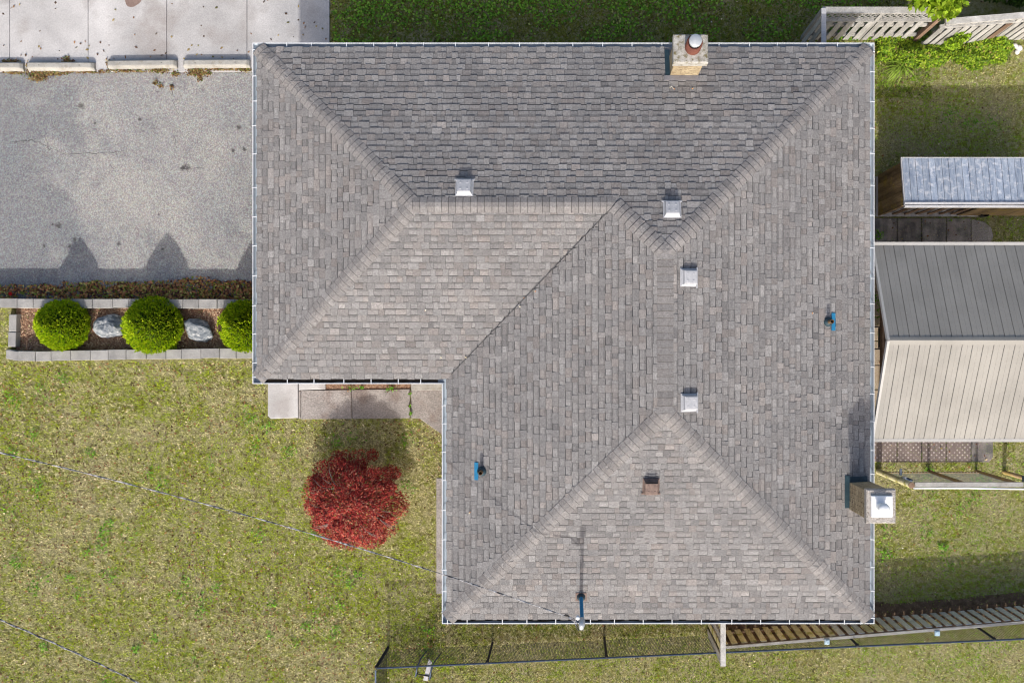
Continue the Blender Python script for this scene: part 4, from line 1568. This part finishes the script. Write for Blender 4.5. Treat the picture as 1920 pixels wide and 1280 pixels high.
def globe_shrub(px, py, label, R=0.64, Ht=1.28, brown=None):
    p = at(px, py, 0.45)
    root = empty('clipped_shrub', (p.x, p.y, -0.12))
    tag(root, label, 'shrub', 'clipped globe evergreens in the mulch bed')
    prof = [(0.0, .62), (.07, .88), (.16, .99), (.26, 1.0), (.38, .91), (.52, .74), (.66, .55), (.80, .36), (.92, .18), (1.0, .03)]
    ht = np.array([a for a, b in prof]) * Ht
    rr = np.array([b for a, b in prof]) * R
    seed = random.random() * 50

    def rad(z, th):
        b = np.interp(z, ht, rr)
        q = (math.cos(th) * 2.2 + seed, math.sin(th) * 2.2, z * 3)
        lump = noise.noise((math.cos(th) * 7 * b / R + seed, math.sin(th) * 7 * b / R, z * 11))
        return b * (1 + 0.07 * noise.noise(q) + 0.05 * noise.noise((q[0] * 3, q[1] * 3, q[2] * 3))) + .05 * lump
    core = MB()
    n = 22
    vs, fs = [], []
    zz = np.linspace(0.02, Ht * .97, 14)
    for z in zz:
        for k in range(n):
            th = 2 * math.pi * k / n
            r = rad(z, th) * .86
            vs.append((r * math.cos(th), r * math.sin(th), z))
    for i in range(len(zz) - 1):
        for k in range(n):
            j = (k + 1) % n
            fs.append((i * n + k, i * n + j, (i + 1) * n + j, (i + 1) * n + k))
    fs.append(tuple(range((len(zz) - 1) * n, len(zz) * n)))
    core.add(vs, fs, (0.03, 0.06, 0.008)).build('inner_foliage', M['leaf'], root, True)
    MB().tube([(0, 0, -.05), (0, 0, .3)], .05, 8).build('stem', M['bark'], root)
    N = 9000
    Cs_, Ds, Ns = np.zeros((N, 3)), np.zeros((N, 3)), np.zeros((N, 3))
    i = 0
    while i < N:
        z = random.uniform(0.02, Ht)
        if random.random() > np.interp(z, ht, rr) / R + .15:
            continue
        th = random.uniform(0, 2 * math.pi)
        depth = random.random() ** 2 * .12
        r = rad(z, th) * (1 - depth) + random.uniform(-.01, .035)
        slope = (np.interp(z + .02, ht, rr) - np.interp(z - .02, ht, rr)) / .04
        nv = Vector((math.cos(th), math.sin(th), -slope)).normalized()
        Cs_[i] = (r * math.cos(th), r * math.sin(th), z)
        tang = Vector((-math.sin(th), math.cos(th), 0))
        d = (nv * .9 + Vector((0, 0, .75)) + Vector((random.uniform(-.5, .5), random.uniform(-.5, .5), random.uniform(-.3, .3)))).normalized()
        Ds[i] = d
        nn_ = (nv * 1.0 + tang * random.uniform(-.9, .9) + Vector((0, 0, random.uniform(-.2, .6)))).normalized()
        nn_ = nn_ - d * nn_.dot(d) * .85
        Ns[i] = nn_
        i += 1
    L = RNG.uniform(.05, .095, N)
    Wd = RNG.uniform(.026, .05, N)
    V = leaf_quads(Cs_, Ds, L, Wd, Ns)
    C = colmix(N, [(0.47, 0.60, 0.016), (0.35, 0.52, 0.014), (0.58, 0.66, 0.026), (0.17, 0.30, 0.012)], [4, 4, 3, 2])
    if brown:
        bx, by, bz, br = brown
        dd = np.linalg.norm((Cs_ - np.array([bx, by, bz])) * np.array([1, 1.9, 1]), axis=1)
        mk = dd < br
        C[mk] = colmix(int(mk.sum()), [(0.24, 0.16, 0.11), (0.16, 0.10, 0.06)], [2, 1])
    fan_mesh('foliage', V, C, M['leaf'], root)


globe_shrub(105, 608, 'leftmost of the three clipped yellow-green globe shrubs', R=.61, Ht=1.24)
globe_shrub(277, 610, 'middle globe shrub, the largest, standing between the two grey boulders', R=.69, Ht=1.34)
globe_shrub(452, 611, 'globe shrub with a brown dead patch, half under the house eave', R=.63, Ht=1.30, brown=(-.42, -.05, .72, .20))


def boulder(px, py, sx, sy, sz, label, seed, rot=0):
    p = at(px, py, 0.15)
    me = bpy.data.meshes.new('boulder')
    import bmesh
    bm = bmesh.new()
    bmesh.ops.create_icosphere(bm, subdivisions=4, radius=1)
    planes_ = []
    r_ = random.Random(seed)
    for _ in range(13):
        v = Vector((r_.gauss(0, 1), r_.gauss(0, 1), r_.gauss(.2, .8))).normalized()
        planes_.append((v, r_.uniform(.66, .92)))
    for v in bm.verts:
        d = v.co.normalized()
        r = 1.0
        for n_, h_ in planes_:
            c = d.dot(n_)
            if c > .05:
                r = min(r, h_ / c)
        r *= 1 + .06 * noise.noise(d * 3 + Vector((seed, 0, 0))) + .035 * noise.noise(Vector((d.x * 5, d.y * 12, d.z * 9)) + Vector((0, seed, 0))) - .03 * abs(noise.noise(Vector((d.x * 9, d.y * 5, d.z * 6)) + Vector((0, seed, 4))))
        v.co = Vector((d.x * r * sx, d.y * r * sy, d.z * r * sz))
    bm.to_mesh(me)
    bm.free()
    a = me.attributes.new('tone', 'FLOAT_COLOR', 'FACE')
    a.data.foreach_set('color', np.ones(len(me.polygons) * 4, np.float32))
    o = link('boulder', me, M['rock'])
    o.location = (p.x, p.y, -0.02)
    o.rotation_euler.z = rot
    tag(o, label, 'boulder')


boulder(199, 612, .40, .34, .30, 'blunt blue-grey boulder left of the middle globe shrub', 3, .2)
boulder(367, 618, .43, .29, .27, 'pointed grey boulder between the middle and right globe shrubs', 8, -.35)

# red maple
p = at(665, 938, 0.8)
mt_ = empty('red_maple', (p.x, p.y, 0))
tag(mt_, 'low weeping maple with dense red foliage on the front lawn', 'tree')
tr = MB()
tr.tube([(.03, .02, -.05), (0, 0, .3), (.05, -.03, .55)], [.075, .06, .05], 10)
tips = []
for k in range(11):
    th = k / 11 * 2 * math.pi + random.uniform(-.2, .2)
    l = random.uniform(.6, .95)
    a = Vector((.04, -.02, .5))
    b = a + Vector((math.cos(th) * l * .45, math.sin(th) * l * .45, .55 + random.uniform(0, .25)))
    c = b + Vector((math.cos(th) * l * .5, math.sin(th) * l * .5, .02 + random.uniform(-.15, .1)))
    tr.tube([a, a.lerp(b, .5) + Vector((0, 0, .08)), b, c], [.035, .026, .018, .007], 7)
    for s in range(3):
        q = b.lerp(c, random.random())
        th2 = th + random.uniform(-1, 1)
        tr.tube([q, q + Vector((math.cos(th2) * .2, math.sin(th2) * .2, .10)), q + Vector((math.cos(th2) * .38, math.sin(th2) * .38, .02))], [.011, .008, .004], 5)
tr.build('trunk', M['bark'], mt_, True)
N = 27000
R, Ht = 1.19, 1.45
Cc = np.zeros((N, 3)); Dd = np.zeros((N, 3)); Nn = np.zeros((N, 3)); keep = np.ones(N, bool)
tw_ = np.zeros(N)
# sub-clumps that give the crown its lobes
lob = []
for k in range(120):
    th = k * 2.39996 + random.uniform(-.25, .25)
    u_ = math.sqrt((k + .5) / 120) * random.uniform(.93, 1.05)
    rr_ = R * u_ * .93
    zz_ = .22 + (Ht - .30) * math.sqrt(max(0, 1 - (u_ * .96) ** 2.2)) + random.uniform(-.10, .05)
    lob.append((rr_ * math.cos(th), rr_ * math.sin(th), zz_, random.uniform(.13, .25)))
for i in range(N):
    lx, ly, lz, lr = random.choice(lob)
    d = rand_dirs(1)[0]
    d[2] = abs(d[2]) * .9 - .12
    rad_ = lr * (1 - random.random() ** 2 * .5)
    Cc[i] = (lx + d[0] * rad_ * 1.15, ly + d[1] * rad_ * 1.15, max(.10, lz + d[2] * rad_ * .75))
    out = Vector((Cc[i][0], Cc[i][1], 0))
    out = out.normalized() if out.length > .05 else Vector((1, 0, 0))
    dd = out * .8 + Vector((random.uniform(-.8, .8), random.uniform(-.8, .8), random.uniform(-.7, .25)))
    Dd[i] = dd
    Nn[i] = Vector((d[0] * .8 + random.uniform(-.6, .6), d[1] * .8 + random.uniform(-.6, .6), .7))
    if noise.noise((Cc[i][0] * 2.6, Cc[i][1] * 2.6, 4.0)) < -.6: keep[i] = random.random() < .5
    tw_[i] = noise.noise((Cc[i][0] * 3.5, Cc[i][1] * 3.5, Cc[i][2] * 3.5 + 9))
V = leaf_quads(Cc, Dd, RNG.uniform(.04, .085, N), RNG.uniform(.016, .032, N), Nn)
C = colmix(N, [(0.36, 0.036, 0.030), (0.25, 0.020, 0.022), (0.44, 0.090, 0.052), (0.11, 0.012, 0.013), (0.42, 0.18, 0.12)], [5, 4, 3, 3, 2.2])
C *= (1 + .35 * tw_)[:, None]
fan_mesh('crown', V[keep], np.clip(C[keep], 0, 1), M['leaf'], mt_)


def ground_leaves(name, sampler, N, Lr, Wr, cols, wts, label, cat, up=.5, hz=(0.01, .05), parent=None, m='leaf'):
    Cc = np.zeros((N, 3)); D = np.zeros((N, 3)); Nn = np.zeros((N, 3))
    for i in range(N):
        x, y, z, h = sampler()
        Cc[i] = (x, y, z + random.uniform(*hz) * h)
        D[i] = (random.uniform(-1, 1), random.uniform(-1, 1), random.uniform(-.2, up))
        Nn[i] = (random.uniform(-.7, .7), random.uniform(-.7, .7), 1)
    V = leaf_quads(Cc, D, RNG.uniform(*Lr, N), RNG.uniform(*Wr, N), Nn)
    o = fan_mesh(name, V, colmix(N, cols, wts), M[m], parent)
    return tag(o, label, cat, kind='stuff')


# creeping plants at the foot of the retaining wall
def ivy():
    while True:
        px = random.uniform(0, 472)
        top = 531 + 6 * noise.noise((px * .03, 2, 0)) + (-9 * math.exp(-((px - 370) / 45) ** 2)) + (6 if px < 120 else 0)
        py = random.uniform(top - 3, 562)
        if py < top + 3 and random.random() < .5: continue
        dens = (.3 if px < 60 else .55 if px < 150 else 1) * (.35 + .65 * sstep(-.25, .2, noise.noise((px * .022, py * .06, 31))))
        if random.random() > dens: continue
        p = at(px, py, ZD)
        return p.x, p.y, ZD, .5 + (py - top) / 40


ground_leaves('creeping_plants', ivy, 4200, (.05, .10), (.035, .065), [(0.55, 0.25, 0.08), (0.28, 0.34, 0.05), (0.74, 0.60, 0.18), (0.13, 0.05, 0.035), (0.62, 0.28, 0.13)], [4, 3, 2, 4, 3],
              'brown and yellow creeping plants along the foot of the block wall', 'plants', hz=(0.01, .12))


def curb_litter():
    spots = [(20, 117, 14, 4, 1.2), (95, 137, 26, 4, 1), (72, 143, 16, 8, 1.4), (130, 117, 10, 3, 1), (28, 136, 16, 3.5, 1), (300, 133, 16, 4, 1), (372, 136, 18, 6, 1.2),
             (375, 146, 5, 6, .8), (293, 156, 5, 5, .6), (302, 162, 4, 3, .6), (322, 163, 3, 5, .6), (330, 139, 6, 4, .8), (460, 132, 12, 4, .8), (126, 112, 6, 5, .6),
             (205, 122, 4, 8, .7), (53, 128, 2.5, 9, .8), (240, 134, 40, 2, .7), (420, 131, 40, 2, .5), (170, 135, 40, 2.5, .6)]
    w = [s[2] * s[3] * s[4] for s in spots]
    s = random.choices(spots, w)[0]
    px, py = random.gauss(s[0], s[2] * .55), random.gauss(s[1], s[3] * .55)
    p = at(px, py, ZC)
    return p.x, p.y, (ZC if py < 134 else ZD), 1


ground_leaves('curb_litter', curb_litter, 3000, (.03, .07), (.02, .045), [(0.27, 0.15, 0.06), (0.30, 0.24, 0.08), (0.12, 0.06, 0.03), (0.10, 0.16, 0.03), (0.35, 0.28, 0.14)], [4, 3, 4, 2, 2],
              'dry leaves and weeds gathered along the parking curbs', 'leaves', hz=(.005, .05))


def mulch_chips():
    x, y = random.uniform(-13.9, -6.5), random.uniform(-.2, .98)
    return x, y, -0.115 + 0.03 * noise.noise((x * 2.2, y * 2.2, 0)), 1


ground_leaves('mulch_chips', mulch_chips, 9000, (.03, .07), (.012, .03), [(0.30, 0.16, 0.10), (0.48, 0.33, 0.21), (0.16, 0.075, 0.05), (0.60, 0.46, 0.32), (0.15, 0.18, 0.05)], [5, 4, 4, 2, .6],
              'brown bark mulch chips between the shrubs and boulders', 'mulch', hz=(.003, .03), up=.3, m='litter')

# bright weeds below the lattice fence
def weeds():
    while True:
        px, py = random.uniform(1642, 1905), random.uniform(72, 150)
        d = noise.noise((px * .02, py * .03, 7)) + .25 - max(0, (py - 112 + 12 * noise.noise((px * .02, 1, 1))) / 22) - max(0, (px - 1868) / 40)
        if px < 1720: d += .25 - max(0, (py - 120) / 40)
        if random.random() < d + .35:
            p = at(px, py, 0)
            return p.x, p.y, 0, .4 + max(0, d)


ground_leaves('undergrowth', weeds, 15000, (.05, .11), (.025, .055), [(0.28, 0.42, 0.025), (0.16, 0.29, 0.02), (0.38, 0.50, 0.04), (0.08, 0.14, 0.015), (0.40, 0.33, 0.10)], [5, 5, 3, 3, 1],
              'bright green weeds growing along the foot of the lattice fence', 'weeds', up=1.0, hz=(.02, .35))


def leafy(name, c, rx, ry, rz_, N, L, Wd, cols, wts, label, cat, trunk=True, lobes=10):
    root = empty(name, (c[0], c[1], 0))
    tag(root, label, cat)
    if trunk:
        t = MB()
        t.tube([(0, 0, -.05), (.03, .02, c[2] * .5), (0, 0, c[2])], [.05, .04, .02] if rz_ < .9 else [.12, .09, .05], 8)
        for k in range(7):
            th = k / 7 * 6.28
            t.tube([(0, 0, c[2] * .6), (math.cos(th) * rx * .4, math.sin(th) * ry * .4, c[2] * .9), (math.cos(th) * rx * .85, math.sin(th) * ry * .85, c[2] + rz_ * .2)], [.025, .018, .006], 6)
        t.build('trunk', M['bark'], root, True)
    lb = []
    for k in range(lobes):
        d = rand_dirs(1)[0]
        lb.append((d * np.array([rx, ry, rz_]) * random.uniform(.45, .85) + np.array([0, 0, c[2]]), random.uniform(.25, .45)))
    Cc = np.zeros((N, 3)); D = np.zeros((N, 3)); Nn = np.zeros((N, 3))
    for i in range(N):
        q, r = random.choice(lb)
        d = rand_dirs(1)[0]
        Cc[i] = q + d * np.array([rx, ry, rz_]) * r * (random.random() ** .4)
        Cc[i][2] = max(.03, Cc[i][2])
        D[i] = d + rand_dirs(1)[0] * .7
        Nn[i] = np.array([random.uniform(-.7, .7), random.uniform(-.7, .7), 1.0])
    fan_mesh('crown', leaf_quads(Cc, D, RNG.uniform(*L, N), RNG.uniform(*Wd, N), Nn), colmix(N, cols, wts), M['leaf'], root)


p = at(1792, 66, .6)
leafy('leafy_bush', (p.x, p.y - .08, .55), .36, .22, .55, 2600, (.05, .11), (.03, .06), [(0.30, 0.46, 0.025), (0.20, 0.34, 0.02), (0.40, 0.52, 0.04), (0.09, 0.16, 0.012)], [5, 4, 3, 2],
      'bright green bush climbing against the second fence run', 'bush')
p = at(1772, -47, 2.4)
leafy('leafy_tree', (p.x, p.y, 2.3), 1.0, .95, .7, 2600, (.09, .17), (.07, .12), [(0.24, 0.36, 0.015), (0.17, 0.28, 0.012), (0.32, 0.42, 0.03)], [4, 3, 2],
      'yellow-green tree leaning over the fence at the top edge', 'tree', lobes=16)
p = at(1880, -30, .8)
leafy('dark_shrub', (p.x + .3, p.y, .7), 1.1, .55, .6, 2400, (.06, .12), (.04, .07), [(0.06, 0.12, 0.012), (0.035, 0.07, 0.01), (0.09, 0.15, 0.02)], [4, 4, 2],
      'dark green shrub behind the fence in the top right corner', 'shrub')
# arching grass clump
p = at(1690, 122, .1)
cl = empty('daylily_clump', (p.x, p.y, 0))
tag(cl, 'clump of long arching light green leaves near the house corner', 'plant')
for k in range(46):
    th = random.uniform(0, 6.28)
    l = random.uniform(.28, .52)
    w = random.uniform(.012, .02)
    b = Vector((random.uniform(-.08, .08), random.uniform(-.08, .08), 0))
    d = Vector((math.cos(th), math.sin(th), 0))
    s = Vector((-d.y, d.x, 0)) * w
    m = MB()
    P_ = [b + d * (l * t) + Vector((0, 0, l * (1.5 * t - 1.45 * t * t) + .01)) for t in (0, .3, .6, .85, 1)]
    vs = []
    for i, q in enumerate(P_):
        ww = (1, 1, .9, .6, .05)[i]
        vs += [q - s * ww, q + s * ww]
    g_ = random.uniform(.8, 1.25)
    m.add(vs, [(2 * i, 2 * i + 1, 2 * i + 3, 2 * i + 2) for i in range(4)], (0.26 * g_, 0.38 * g_, 0.05 * g_))
    m.build('leaf_blade', M['leaf'], cl)
for k, (px, py, r) in enumerate(((1903, 87, .075), (1911, 91, .085), (1907, 98, .065))):
    p = at(px, py, .05)
    m = MB()
    pr = [(0, -.6), (.6, -.5), (1, 0), (.8, .5), (.35, .75), (0, .8)]
    m.lathe((0, 0, 0), [(a * r, b * r * .8 + .03) for a, b in pr], 9)
    m.v = [(x * (1 + .2 * noise.noise((x * 20 + k, y * 20, z * 20))), y * (1 + .2 * noise.noise((x * 20, y * 20 + k, z * 20))), z) for x, y, z in m.v]
    o = m.build('white_stone', M['white_stone'], None, True)
    o.location = p - Vector((0, 0, .03))
    tag(o, ['upper left of three small white stones by the fence weeds', 'upper right of three small white stones by the fence weeds', 'lowest of three small white stones by the fence weeds'][k], 'stone', 'white stones by the fence')
# red flower at the foot of the wall
p = at(27, 552, ZD)
rf = empty('red_flower', (p.x, p.y, ZD))
tag(rf, 'single bright red flower at the left foot of the block wall', 'flower')
MB().tube([(0, 0, 0), (.01, 0, .08), (0, .01, .14)], .006, 6).build('stem', M['bark'], rf)
for k in range(7):
    th = k / 7 * 6.283
    d = Vector((math.cos(th), math.sin(th), 0))
    s_ = Vector((-d.y, d.x, 0)) * .022
    b = Vector((0, .01, .14))
    MB().add([b, b + d * .03 - s_ + Vector((0, 0, .012)), b + d * .055 + Vector((0, 0, .01)), b + d * .03 + s_ + Vector((0, 0, .012))], [(0, 1, 2, 3)], (0.75, 0.012, 0.012)).build('petal', M['leaf'], rf)
# small weeds by the front walk
def walk_weeds():
    s = random.choices([(679, 726, 2), (732, 729, 6), (769, 738, 1.5), (769, 760, 2), (770, 775, 2), (660, 727, 8)], [2, 3, 1, 1.5, 1.5, 1])[0]
    p = at(random.gauss(s[0], s[2] * .7), random.gauss(s[1], min(3, s[2] * .6)), .05)
    return p.x, p.y, .05, 1


ground_leaves('walk_weeds', walk_weeds, 160, (.04, .08), (.02, .04), [(0.12, 0.30, 0.02), (0.16, 0.36, 0.03), (0.22, 0.12, 0.05)], [3, 2, 1], 'little green weeds in the joints of the front walk', 'weeds', hz=(.01, .08))

# ---------------------------------------------------------------- grass and fallen leaves
def seg(px, py):
    return at(px, py, 0)


HX0, HX1 = GX0 + .5, GX1 - .5


def lawn_ok(x, y):
    if x < GX0 + .4 and y > -.36:           # drive, bed
        if y < YW + .2:
            return x < -14.02 and -.36 < y < .95
        return False
    if -6.2 < x < GX1 - .4 and GYI + .3 < y < GYN - .4: return False
    if GXI + .4 < x < GX1 - .4 and GYS + .4 < y < GYN - .4: return False
    if x < at(619, 0, -.4).x and y > 6: return False
    px, py = NX + x * 75, NY - y * 75
    if 500 < px < 829 and 690 < py < 786:
        return 786 < px and py > 784 + (px - 786) * .68
    if 783 < py < 815 and 786 < px < 829: return py > 784 + (px - 786) * .68
    if px > 816 and 894 < py < 1113 and px < 850: return False
    if x > 3.6:
        d_ = y - (-7.14 + (x - 3.62) * .0843)
        if -.05 < d_ < .34 + .12 * noise.noise((x * 1.5, 0, 2)): return random.random() < .12
    if px > 1600 and 408 < py < 867 and px < 1866: return not (px > 1856 and 456 > py)
    if px > 1640 and 300 < py < 410 and px < 1850 : return py < 325 and px < 1700
    return True


def blade_field(name, N, xr, yr, palette, label, hgt=(.03, .07), wid=(.010, .02), filt=None, lean=1.1):
    X, Y, Z = [], [], []
    mix_, mo = [], []
    while len(X) < N:
        x, y = random.uniform(*xr), random.uniform(*yr)
        if not lawn_ok(x, y) or (filt and not filt(x, y)):
            continue
        X.append(x); Y.append(y); Z.append(ground_z(x, y))
        mix_.append(noise.noise((x * .5, y * .5, 1.5)) * .6 + noise.noise((x * 2.1, y * 2.1, 3)) * .8 + noise.noise((x * 8, y * 8, 5)) * .95)
        if name == 'lawn_grass':
            mix_[-1] += .9 * math.exp(-((x + 3.85) ** 2 + (y + 3.75) ** 2) / .45)
        mo.append(noise.noise((x * 11, y * 11, 8)))
    X, Y, Z = map(np.array, (X, Y, Z))
    mix_, mo = np.array(mix_), np.array(mo)
    th = RNG.uniform(0, 2 * np.pi, N)
    h = RNG.uniform(*hgt, N)
    l = RNG.uniform(.3, lean, N) * h
    w = RNG.uniform(*wid, N)
    ph = th + np.pi / 2 + RNG.uniform(-.6, .6, N)
    b0 = np.stack([X - np.cos(ph) * w / 2, Y - np.sin(ph) * w / 2, Z], 1)
    b1 = np.stack([X + np.cos(ph) * w / 2, Y + np.sin(ph) * w / 2, Z], 1)
    t = np.stack([X + np.cos(th) * l, Y + np.sin(th) * l, Z + h * .8], 1)
    V = np.stack([b0, b1, t], 1)
    green, dry, dark = [np.array(c) for c in palette[:3]]
    f = np.clip(.5 + mix_ * 1.25 + RNG.normal(0, .22, N), 0, 1)[:, None]
    C = green * (1 - f) + dry * f
    dk = np.clip((mo - .22) * 3.6, 0, .92)[:, None]
    C = C * (1 - dk) + dark * dk
    C *= RNG.uniform(.65, 1.35, (N, 1))
    o = fan_mesh(name, V, np.clip(C, 0, 1), M['grass'])
    return tag(o, label, 'grass', kind='stuff')


WC = [(random.uniform(-14, -3.2), random.uniform(-8.4, -.6), random.uniform(.06, .16)) for _ in range(70)] + [(random.uniform(6.9, 11), random.uniform(-6, 6), random.uniform(.06, .2)) for _ in range(45)]


def lawn_weeds():
    while True:
        x, y, r = random.choice(WC)
        x, y = random.gauss(x, r), random.gauss(y, r)
        if lawn_ok(x, y): return x, y, 0, 1


ground_leaves('lawn_weeds', lawn_weeds, 2600, (.05, .10), (.02, .04), [(0.14, 0.34, 0.02), (0.20, 0.42, 0.03), (0.10, 0.24, 0.02)], [3, 2, 2], 'small bright green weed clumps scattered through the lawns', 'weeds', hz=(.04, .08))


def pad_leaf():
    px, py = random.uniform(0, 615), random.uniform(0, 112) if random.random() < .5 else random.uniform(85, 112)
    if px > 470: py = random.uniform(0, 75)
    p = at(px, py, ZC)
    return p.x, p.y, ZC, 1


ground_leaves('pavement_leaves', pad_leaf, 75, (.04, .10), (.03, .065), [(0.24, 0.13, 0.06), (0.10, 0.06, 0.04), (0.34, 0.26, 0.10), (0.16, 0.15, 0.05)], [3, 4, 2, 1], 'dry leaves scattered on the pale concrete pavement', 'leaves', hz=(.006, .02), up=.3, m='litter')
blade_field('lawn_grass', 190000, (-14.6, GXI + .5), (-8.8, 1.0), [(0.40, 0.49, 0.022), (0.69, 0.63, 0.35), (0.12, 0.075, 0.027)], 'patchy olive and straw coloured front lawn')
blade_field('side_grass', 80000, (GX1 - .4, 11.6), (-8.6, 7.8), [(0.28, 0.47, 0.022), (0.56, 0.51, 0.25), (0.11, 0.08, 0.026)], 'green and straw grass of the back garden right of the house')
chain_y = lambda x: -7.55 + (x + 4.57) * .0453
blade_field('south_grass', 26000, (GXI - 1.6, GX1 - .4), (-8.8, GYS + .6), [(0.29, 0.40, 0.026), (0.52, 0.46, 0.22), (0.09, 0.07, 0.024)], 'grass strip beyond the chain-link fence along the bottom edge', filt=lambda x, y: y < chain_y(x))
blade_field('mossy_grass', 26000, (GXI - 1.6, GX1 - .4), (-8.2, GYS + .6), [(0.13, 0.19, 0.018), (0.25, 0.20, 0.09), (0.06, 0.045, 0.018)], 'dark mossy grass strip between the lower eave and the chain-link fence', filt=lambda x, y: y > chain_y(x) and y < GYS + .5 + (-.75 if x < GXI else 0) + .3 * noise.noise((x * 1.4, y * 1.4, 40)) - max(0, GXI - x) * .35)
def clover():
    while True:
        px, py = random.uniform(621, 1640), random.uniform(-12, 84)
        p = at(px, py, -.2)
        if noise.noise((p.x * 1.1, p.y * 1.6, 21)) + random.uniform(-.35, .35) + (.15 if py < 25 else -.1) > 0 and lawn_ok(p.x, p.y):
            return p.x, p.y, ground_z(p.x, p.y), 1


ground_leaves('clover', clover, 3600, (.045, .10), (.035, .07), [(0.20, 0.42, 0.03), (0.30, 0.48, 0.06), (0.12, 0.28, 0.02), (0.40, 0.42, 0.12)], [4, 2, 3, .6], 'broad-leaved clover and weeds in the shaded grass above the house', 'clover', hz=(.05, .14))
blade_field('north_grass', 46000, (-6.2, 9.0), (6.2, 9.2), [(0.16, 0.26, 0.022), (0.26, 0.27, 0.045), (0.06, 0.065, 0.018)], 'deep green shaded grass above the house', hgt=(.04, .10), wid=(.014, .03))


def litter_s():
    while True:
        r = random.random()
        if r < .7:
            x, y = random.uniform(-14.4, -3.0), random.uniform(-8.6, -.4)
            if noise.noise((x * .35, y * .35, 12)) + random.uniform(-.5, .5) + (-x - 8) * .035 < 0: continue
        else:
            x, y = random.uniform(-14, 11.4), random.uniform(-8.6, 8.6)
        if lawn_ok(x, y):
            return x, y, ground_z(x, y), 1


ground_leaves('fallen_leaves', litter_s, 6500, (.03, .075), (.022, .05), [(0.42, 0.33, 0.19), (0.23, 0.10, 0.045), (0.56, 0.47, 0.30), (0.10, 0.05, 0.028), (0.35, 0.27, 0.08)], [2.2, 5, 1.4, 5, 1],
              'fallen dry leaves scattered over the lawns', 'leaves', hz=(.05, .085), up=.4, m='litter')


def white_s():
    while True:
        x, y = random.uniform(-14, 11.4), random.uniform(-8.6, 8.6)
        if lawn_ok(x, y):
            return x, y, ground_z(x, y), 1


ground_leaves('pale_leaves', white_s, 140, (.03, .055), (.02, .04), [(0.75, 0.72, 0.66), (0.65, 0.58, 0.42)], [2, 1], 'few bleached pale leaves dotted over the lawns', 'leaves', hz=(.04, .07), up=.3, m='litter')


def roof_leaf():
    s = random.choice([(972, 572), (982, 558), (791, 581), (820, 672), (868, 669), (1262, 152), (1268, 153), (1306, 153), (1534, 587), (1228, 1120), (875, 972), (900, 760), (934, 615), (1002, 546)])
    p = at(s[0] + random.uniform(-2, 2), s[1] + random.uniform(-2, 2), 3.2)
    z = rz(p.x, p.y)
    return p.x, p.y, z, 1


ground_leaves('roof_leaves', roof_leaf, 26, (.03, .06), (.015, .035), [(0.55, 0.50, 0.35), (0.45, 0.20, 0.08), (0.7, 0.68, 0.6)], [3, 2, 1], 'a few dry leaves caught on the roof shingles', 'leaves', hz=(.03, .04), up=.2, m='litter')
